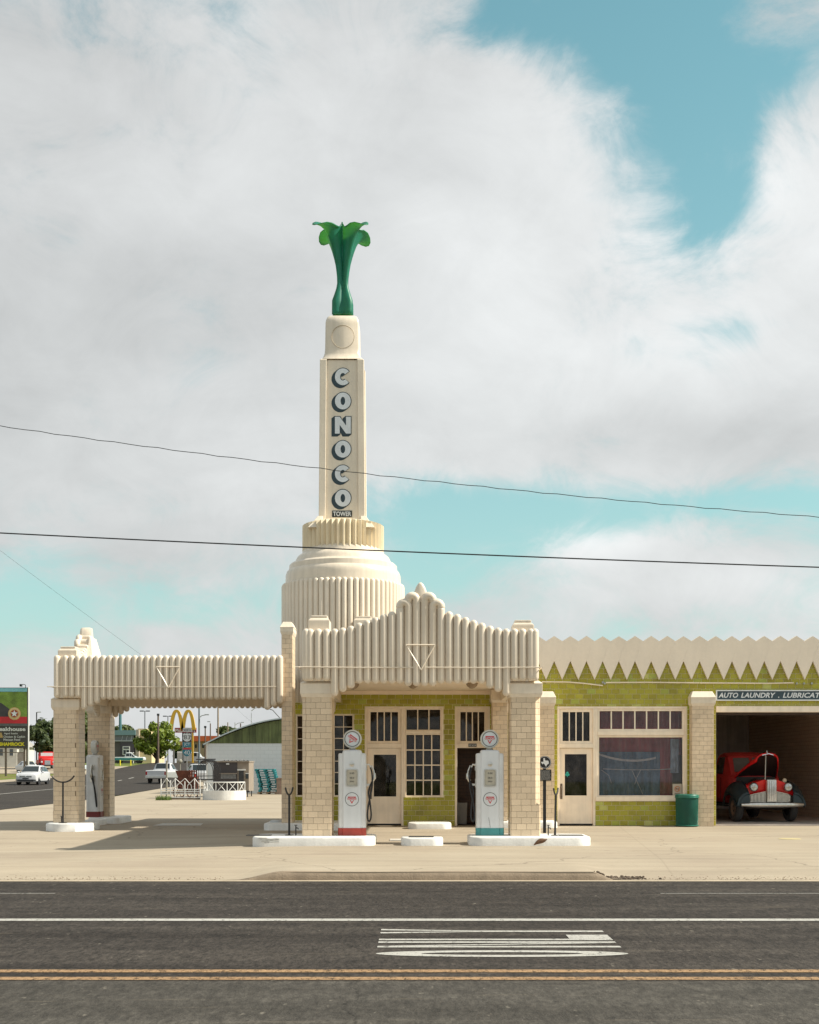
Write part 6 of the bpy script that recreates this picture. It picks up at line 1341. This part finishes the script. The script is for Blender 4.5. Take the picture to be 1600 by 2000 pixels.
# food trailer
d = 66.; FT = thing('food_trailer', 'boxy dark grey trailer kiosk with serving hatch, standing on thin legs', 'trailer', (X(450, d), d, 0)); tx = lambda p: X(p, d); tz = lambda p: Z(p, d); gr1 = M('charcoal panel', (.055, .048, .05), .7, .1, 2); gr2 = M('taupe panel', (.24, .20, .16), .7, .1, 2)
MB().box(tx(417), tx(463.5), d, d + 2.0, .33, tz(1489)).build('body', gr1, FT); MB().box(tx(463.6), tx(486), d + .02, d + 2.0, .30, tz(1489)).build('body', gr2, FT); MB().box(tx(416), tx(487), d - .08, d + 2.1, tz(1489) + .002, tz(1486.5)).build('roof', gr2, FT)
MB().box(tx(431), tx(461), d - .03, d, tz(1521), tz(1511.5)).build('serving_hatch', M('hatch glass', (.16, .165, .17), .15, .25, 9), FT); MB().box(tx(430), tx(463), d - .16, d - .031, tz(1511.4), tz(1510)).build('shelf', gr2, FT); MB().box(tx(466.5), tx(476), d - .02, d + .02, tz(1532), tz(1505)).build('doorway', dark_trim, FT); MB().box(tx(464), tx(479.5), d - .05, d + .02, tz(1505), tz(1502.5)).build('door_hood', prw, FT)
w_ = MB().box(tx(480), tx(485.5), d - .02, d + .02, tz(1521), tz(1511.5)).build('window', pane_dark, FT); MB().box(tx(479.5), tx(486), d - .03, d - .021, tz(1511.4), tz(1510)).build('window_head', prw, w_)
MB().box(tx(442), tx(448), d - .05, d, tz(1493.5), tz(1491)).build('lamp', prw, FT); m_ = MB()
for p in (419, 482.5): m_.tube([(tx(p), d + .1, .33), (tx(p + .8), d + .05, 0)], .03, 5); m_.tube([(tx(p), d + 1.8, .33), (tx(p), d + 1.8, 0)], .03, 5)
m_.build('leg', black_m, FT); MB().box(tx(478), tx(487), d - .02, d + .3, .24, .32).build('hitch', black_m, FT)
# white gate panel of pipe arches
white_pipe = M('white pipe paint', (.70, .70, .68), .5, .08, 9); d = 60.; GT = thing('pipe_gate', 'white pipe gate panel with pointed arches standing beside the round planter', 'gate', (X(352, d), d, 0)); qx = lambda p: X(p, d); qz = lambda p: Z(p, d)
for p, q in ((314.5, 1521), (333, 1524), (342, 1522), (361, 1526), (380, 1522), (391, 1523)): MB().tube([(qx(p), d, .06), (qx(p), d, qz(q))], .022, 6).build('upright', white_pipe, GT, smooth=50)
for q in (1542, 1546.5, 1551, 1558): MB().tube([(qx(314.5), d, qz(q)), (qx(391), d, qz(q))], .02, 6).build('rail', white_pipe, GT, smooth=50)
for a, b, c in ((315, 325, 337), (332, 342, 358), (345, 361, 374), (366, 380, 391)): MB().tube([(qx(a), d + .03, qz(1541)), (qx(a + .6), d + .03, qz(1534)), (qx(b), d + .03, qz(1520.5)), (qx(c - .6), d + .03, qz(1534)), (qx(c), d + .03, qz(1541))], .02, 6).build('arch', white_pipe, GT, smooth=50)
MB().box(qx(330), qx(391), d - .05, d + .05, .02, .09).build('sill', M('grimy timber', (.18, .14, .10), .8, .3, 5), GT)
# round planter with railing
PC = (X(432, 59.3), 60.6); PLT = thing('round_planter', 'white half-round concrete planter with a crossed pipe railing', 'planter', (PC[0], PC[1], 0)); n = 24; rg_ = []; A0, A1 = R(192), R(345); rr_ = 1.15
pw = MB(); arc_ = [A0 + (A1 - A0) * i / n for i in range(n + 1)]
pw.loft([[(PC[0] + r * math.cos(a) * .92, PC[1] + r * math.sin(a), z) for r, z in ((rr_, 0), (rr_, .44), (rr_ - .14, .44), (rr_ - .14, 0))] for a in arc_]).build('wall', white_isl, PLT, smooth=30)
pr = lambda a, z: (PC[0] + (rr_ - .07) * math.cos(a) * .92, PC[1] + (rr_ - .07) * math.sin(a), z)
MB().tube([pr(a, .83) for a in arc_], .024, 6).build('rail', white_pipe, PLT, smooth=50)
for i in range(6):
    a = A0 + (A1 - A0) * (i + .0) / 5; MB().tube([pr(a, .44), pr(a, .83)], .018, 5).build('upright', white_pipe, PLT)
    if i < 5: b = a + (A1 - A0) / 5; m_ = MB(); m_.tube([pr(a + .1, .45), pr(b - .1, .82)], .014, 5); m_.tube([pr(a + .1, .82), pr(b - .1, .45)], .014, 5); m_.build('cross_bar', white_pipe, PLT)
# rusty wagon, hoop rack
d = 63.; rustm = M('rusty brown steel', (.12, .04, .025), .85, .35, 6); RWn = thing('rusty_wagon', 'rust brown hopper wagon behind the white pipe gate', 'wagon', (X(364, d), d, 0)); vx = lambda p: X(p, d); vz = lambda p: Z(p, d)
MB().loft([[(vx(347), d, vz(1517)), (vx(368), d, vz(1517)), (vx(368), d + 1, vz(1517)), (vx(347), d + 1, vz(1517))], [(vx(343), d - .1, vz(1505)), (vx(370), d - .1, vz(1505)), (vx(370), d + 1.1, vz(1505)), (vx(343), d + 1.1, vz(1505))]]).build('hopper', rustm, RWn); MB().box(vx(347), vx(382), d + .02, d + .9, .45, vz(1517) - .003).build('bed', rustm, RWn)
for p in (369.5, 374, 378.5, 383): MB().box(vx(p), vx(p) + .05, d - .03, d + .02, .5, vz(1504)).build('stake', rustm, RWn)
for q in (1508, 1513, 1520): MB().box(vx(369), vx(384.5), d - .05, d - .031, vz(q), vz(q) + .05).build('slat', rustm, RWn)
for p in (350, 377): MB().lathe([(.26, -.05), (.3, -.05), (.3, .05), (.26, .05), (.26, -.05)], 18, (vx(p), d - .1, .3), 'y', caps=False).build('wheel', rustm, RWn); 
for p in (350, 377):
    m_ = MB()
    for k_i in range(6): m_.tube([(vx(p), d - .1, .3), (vx(p) + .28 * math.cos(pi * k_i / 3), d - .1, .3 + .28 * math.sin(pi * k_i / 3))], .015, 4)
    m_.build('spoke', rustm, RWn)
d = 62.; HR = thing('hoop_frame', 'black steel hoop frame standing between the wagon and the trailer', 'frame', (X(402, d), d, 0)); ux = lambda p: X(p, d); uz = lambda p: Z(p, d)
for j in range(6):
    yv = d + .18 * j; xo = .045 * j; MB().tube([(ux(385) + xo, yv, uz(1523))] + [(ux(400.5) + xo + .39 * math.cos(a), yv, uz(1507) + .55 * math.sin(a)) for a in [pi - pi * i / 12 for i in range(13)]] + [(ux(416) + xo, yv, uz(1523))], .02, 5).build('hoop', black_m, HR, smooth=50)
for q, w in ((1523, .035), (1516, .02), (1483.5, .03)): MB().tube([(ux(383), d, uz(q)), (ux(420), d + .2, uz(q) + .01)], w, 5).build('bar', black_m, HR)
for p in (386, 417): MB().tube([(ux(p), d, 0), (ux(p), d, uz(1523))], .025, 5).build('leg', black_m, HR)
m_ = MB()
for i in range(7): x = ux(405 + i * 8); m_.tube([(x, d + 4.2, uz(1486.5) + .02), (x + .15, d + 4.4, uz(1484) + .02 * math.sin(i * 3)), (x + .32, d + 4.2, uz(1486.2))], .02, 4)
o = m_.build('cable_heap', black_m); tag(o, 'tangle of black cable lying on the roof of the grey trailer', 'cable')
for p, h_, lb in ((325.5, 1487, 'weathered fence post behind the white pipe gate'), (352, 1487, 'slim post with a small lamp left of the highway signs')):
    d_ = 61.5 if p < 330 else 88.; o = MB().tube([(X(p, d_), d_, 0), (X(p, d_), d_, Z(h_, d_))], .045 if p < 330 else .035, 6).ball((X(p, d_), d_, Z(h_, d_)), .05 if p < 330 else .16, 8, 5).build('post', M('grey timber', (.25, .24, .20), .8, .2)); tag(o, lb, 'post')
gb = MB()
for i in range(420):
    x, y = X(random.uniform(306, 332), 59.6), 59.6 + random.uniform(-.35, .4); h_ = random.uniform(.06, .26); a = random.random() * 6.3; w = .018; l = random.uniform(-.08, .08)
    gb.add([(x - w * math.cos(a), y - w * math.sin(a), 0), (x + w * math.cos(a), y + w * math.sin(a), 0), (x + l, y, h_)], [(0, 1, 2)])
o = stuff(gb.build('weeds', M('weed green', (.10, .15, .03), .8, .3, 8))); o['label'] = 'patch of weeds at the foot of the white gate'

# --- trees
def tree(name, label, px, D, pyt, pyb, wpx, cols, n=3800, leaf=.30, trunk=True, dense=1.0, zbase=None):
    x, y = X(px, D), D; zb = rise(D) if zbase is None else zbase; zt, zc0 = Z(pyt, D), Z(pyb, D); rw_ = wpx * D / F / 2; rh = (zt - zc0) / 2; cz = (zt + zc0) / 2
    t = thing(name, label, 'tree', (x, y, zb), 0, 'trees around the side road')
    if trunk:
        m_ = MB(); m_.tube([(x, y, zb - .1), (x + .05, y, zb + (zc0 - zb) * .7), (x + .1, y, cz)], [rw_ * .07, rw_ * .055, rw_ * .03], 8)
        for i in range(7): a = 2 * pi * i / 7 + random.random(); r = rw_ * random.uniform(.4, .75); m_.tube([(x + .05, y, zc0 - (zc0 - zb) * .15), (x + r * .45 * math.cos(a), y + r * .45 * math.sin(a), zc0 + rh * .4), (x + r * math.cos(a), y + r * math.sin(a), cz + rh * random.uniform(-.1, .5))], [rw_ * .035, rw_ * .025, rw_ * .01], 6)
        m_.build('trunk', M('tree bark', (.075, .055, .04), .9, .3, 5), t, smooth=60)
    cl = []
    for i in range(26):
        while True:
            p = Vector((random.uniform(-1, 1), random.uniform(-1, 1), random.uniform(-1, 1)))
            if .25 < p.length < .82: break
        cl.append((p, random.uniform(.22, .40)))
    m_ = MB()
    for i in range(n):
        c, r = random.choice(cl); q = Vector((random.gauss(0, 1), random.gauss(0, 1), random.gauss(0, 1))).normalized() * r * random.uniform(.55, 1.05)
        p = c + q; P = Vector((x + p.x * rw_, y + p.y * rw_, cz + p.z * rh)); nrm = (q.normalized() + Vector((random.gauss(0, .5), random.gauss(0, .5), random.gauss(0, .5) + .2))).normalized()
        u = nrm.orthogonal().normalized(); a = random.random() * 6.3; v = nrm.cross(u); u, v = u * math.cos(a) + v * math.sin(a), v * math.cos(a) - u * math.sin(a); s = leaf * random.uniform(.5, 1.1)
        m_.add([P - u * s, P + v * s * .55, P + u * s, P - v * s * .55], [(0, 1, 2, 3)], random.random())
    m_.build('crown', cols, t); return t
def leaf_mat(name, a, b):
    m = bpy.data.materials.new(name); m.use_nodes = True; nd = m.node_tree.nodes; L = m.node_tree.links.new; bs = nd['Principled BSDF']; at = nd.new('ShaderNodeAttribute'); at.attribute_name = 'shade'; r = nd.new('ShaderNodeValToRGB'); r.color_ramp.elements[0].color = (*a, 1); r.color_ramp.elements[1].color = (*b, 1); L(at.outputs['Fac'], r.inputs[0]); L(r.outputs[0], bs.inputs['Base Color']); bs.inputs['Roughness'].default_value = .6
    tr = nd.new('ShaderNodeBsdfTranslucent'); L(r.outputs[0], tr.inputs[0]); mx = nd.new('ShaderNodeMixShader'); mx.inputs[0].default_value = .3; L(bs.outputs[0], mx.inputs[1]); L(tr.outputs[0], mx.inputs[2]); L(mx.outputs[0], nd['Material Output'].inputs[0]); return m
lf_dark = leaf_mat('dark leaves', (.022, .045, .012), (.075, .10, .022)); lf_lime = leaf_mat('lime leaves', (.10, .16, .012), (.23, .28, .025)); lf_mid = leaf_mat('mid green leaves', (.05, .08, .02), (.12, .15, .035))
tree('broadleaf_tree', 'dark green tree beside the billboard, left of the far pier', 84, 168, 1402, 1478, 72, lf_dark, 4200, .36); tree('broadleaf_tree', 'dark green tree showing between the two piers of the far canopy', 158, 172, 1378, 1482, 62, lf_mid, 3800, .36)
tree('broadleaf_tree', 'tall dark tree whose crown peeps out just left of the far pier', 112, 180, 1390, 1470, 40, lf_dark, 2200, .36)
tree('street_tree', 'bright lime green tree in front of the grey restaurant', 305, 205, 1409, 1482, 84, lf_lime, 5200, .36)
tree('broadleaf_tree', 'low green tree rising behind the grey restaurant roof', 246, 262, 1414, 1450, 52, lf_mid, 2000, .5); tree('broadleaf_tree', 'distant green tree above the curved shed roof', 446, 270, 1414, 1452, 46, lf_mid, 2400, .45)
tree('broadleaf_tree', 'distant shrubby tree left of the restaurant roof', 222, 275, 1419, 1450, 30, lf_mid, 1200, .5); tree('broadleaf_tree', 'far dark bush under the orange-banded store', 352, 255, 1452, 1486, 26, lf_dark, 1000, .4)
# --- poles
wood = M('creosoted pole', (.12, .085, .065), .85, .2, 3); grp = 'poles and masts behind the station'
def pole(name, label, px, D, pyt, r, mat, extras=None, cat='pole'):
    x = X(px, D); t = thing(name, label, cat, (x, D, rise(D)), 0, grp); MB().tube([(x, D, rise(D) - .2), (x, D, Z(pyt, D))], [r, r * .75], 8).build('shaft', mat, t, smooth=50)
    if extras: extras(t, x, D, Z(pyt, D))
    return t
def heads(t, x, D, z):
    w = 6 * D / F; MB().tube([(x - w, D, z), (x + w, D, z)], .05, 5).build('arm', dark_trim, t)
    for s in (-1, 1): MB().box(x + s * w - .35, x + s * w + .35, D - .2, D + .2, z - .08, z + .1).build('lamp_head', dark_trim, t)
def cobra(s, L_=1.):
    def f(t, x, D, z):
        w = 15 * D / F * L_; MB().tube([(x, D, z - w * .4), (x + s * w * .35, D, z - w * .12), (x + s * w, D, z)], .05, 5).build('arm', steel, t, smooth=50); MB().box(x + s * w - .25, x + s * w + .25, D - .12, D + .12, z - .06, z + .06).build('lamp_head', steel, t)
    return f
def yard(t, x, D, z): MB().box(x - .15, x + .15, D - .2, D + .2, z - .3, z).build('pole_cap', dark_trim, t)
pole('utility_pole', 'brown wooden pole in front of the lime green tree', 309, 186, 1394, .16, wood, yard); pole('lamp_post', 'slim twin-head lamp post left of the brown pole', 283, 240, 1389, .10, dark_trim, heads, 'lamp post'); pole('lamp_post', 'slim twin-head lamp post right of the brown pole', 328, 255, 1399, .10, dark_trim, heads, 'lamp post')
pole('lamp_post', 'tall dark mast with curved arm just right of the golden arches', 389, 150, 1368, .12, M('blue grey mast', (.12, .15, .17), .5, .1), lambda t, x, D, z: cobra(1)(t, x, D, Z(1396, D)), 'lamp post'); pole('utility_pole', 'tall tan wooden pole above the orange-banded store', 426, 205, 1368, .15, M('tan pole', (.24, .18, .12), .8, .2)); pole('utility_pole', 'dark pole between the mast and the white shed', 401, 190, 1418, .12, wood, yard); pole('utility_pole', 'dark pole topped by a small lamp at the shed corner', 411, 215, 1413, .12, wood, lambda t, x, D, z: cobra(-1, .2)(t, x, D, z + .3))
pole('utility_pole', 'pale pole standing in front of the distant tree over the shed', 445, 230, 1411, .12, M('tan pole', (0, 0, 0))); pole('lamp_post', 'pale lamp post with long arm just right of the distant tree', 459, 225, 1411, .08, steel, cobra(1), 'lamp post'); pole('utility_pole', 'short grey pole above the shed roof right of the distant tree', 470, 235, 1413, .14, wood)
pole('lamp_post', 'thin pale lamp post above the middle of the shed roof', 491, 170, 1392, .05, steel, lambda t, x, D, z: cobra(1, 1.3)(t, x, D, z + .75), 'lamp post'); pole('lamp_post', 'dark leaning lamp arm at the right end of the shed roof', 548, 150, 1404, .05, dark_trim, lambda t, x, D, z: MB().tube([(x, D, z), (x - .9, D, z + 1.0), (x - 1.3, D, z + 1.15), (x - 1.7, D, z + 1.1)], .05, 5).build('arm', dark_trim, t), 'lamp post')
pole('sign_column', 'thick teal column rising beyond the grey restaurant', 235, 245, 1372, .33, M('teal column paint', (.06, .16, .18), .5, .08), None, 'column'); pole('lamp_post', 'short dark pole with lamp above the dark trees on the left', 71.5, 190, 1391, .11, dark_trim, cobra(1, .35), 'lamp post')
# --- overhead wires
def wire(label, pts, r, sag=0.):
    m_ = MB().tube(pts, r, 5); o = m_.build('overhead_wire', M('black cable', (.012, .014, .016), .6, .1), smooth=60); tag(o, label, 'wire', 'overhead wires')
d = 21.
def wpts(a, b, c, x0=-500, x1=2100, n=40):   # parabola through three photo points
    (xa, ya), (xb, yb), (xc, yc) = a, b, c; out = []
    for i in range(n + 1):
        x = x0 + (x1 - x0) * i / n; y = ya * (x - xb) * (x - xc) / ((xa - xb) * (xa - xc)) + yb * (x - xa) * (x - xc) / ((xb - xa) * (xb - xc)) + yc * (x - xa) * (x - xb) / ((xc - xa) * (xc - xb)); out.append((X(x, d), d, Z(y, d)))
    return out
wire('thin sagging wire crossing the tower at the lower C', [(p[0], p[1], p[2] + .008 * math.sin(i * 2.3)) for i, p in enumerate(wpts((0, 832), (800, 935), (1600, 1010), n=90))], .006)
wire('thicker dark cable crossing in front of the pleated collar', wpts((0, 1041), (800, 1078), (1600, 1108)), .0115)
d = 70.; wire('thin faint wire slanting down behind the far canopy', wpts((0, 1075), (130, 1172), (270, 1275), -120, 292), .006); wire('second faint wire slanting down behind the canopy to the shed', [(X(455, 90), 90, Z(1378, 90)), (X(484, 95), 95, Z(1404, 95)), (X(520, 100), 100, Z(1430, 100))], .005)
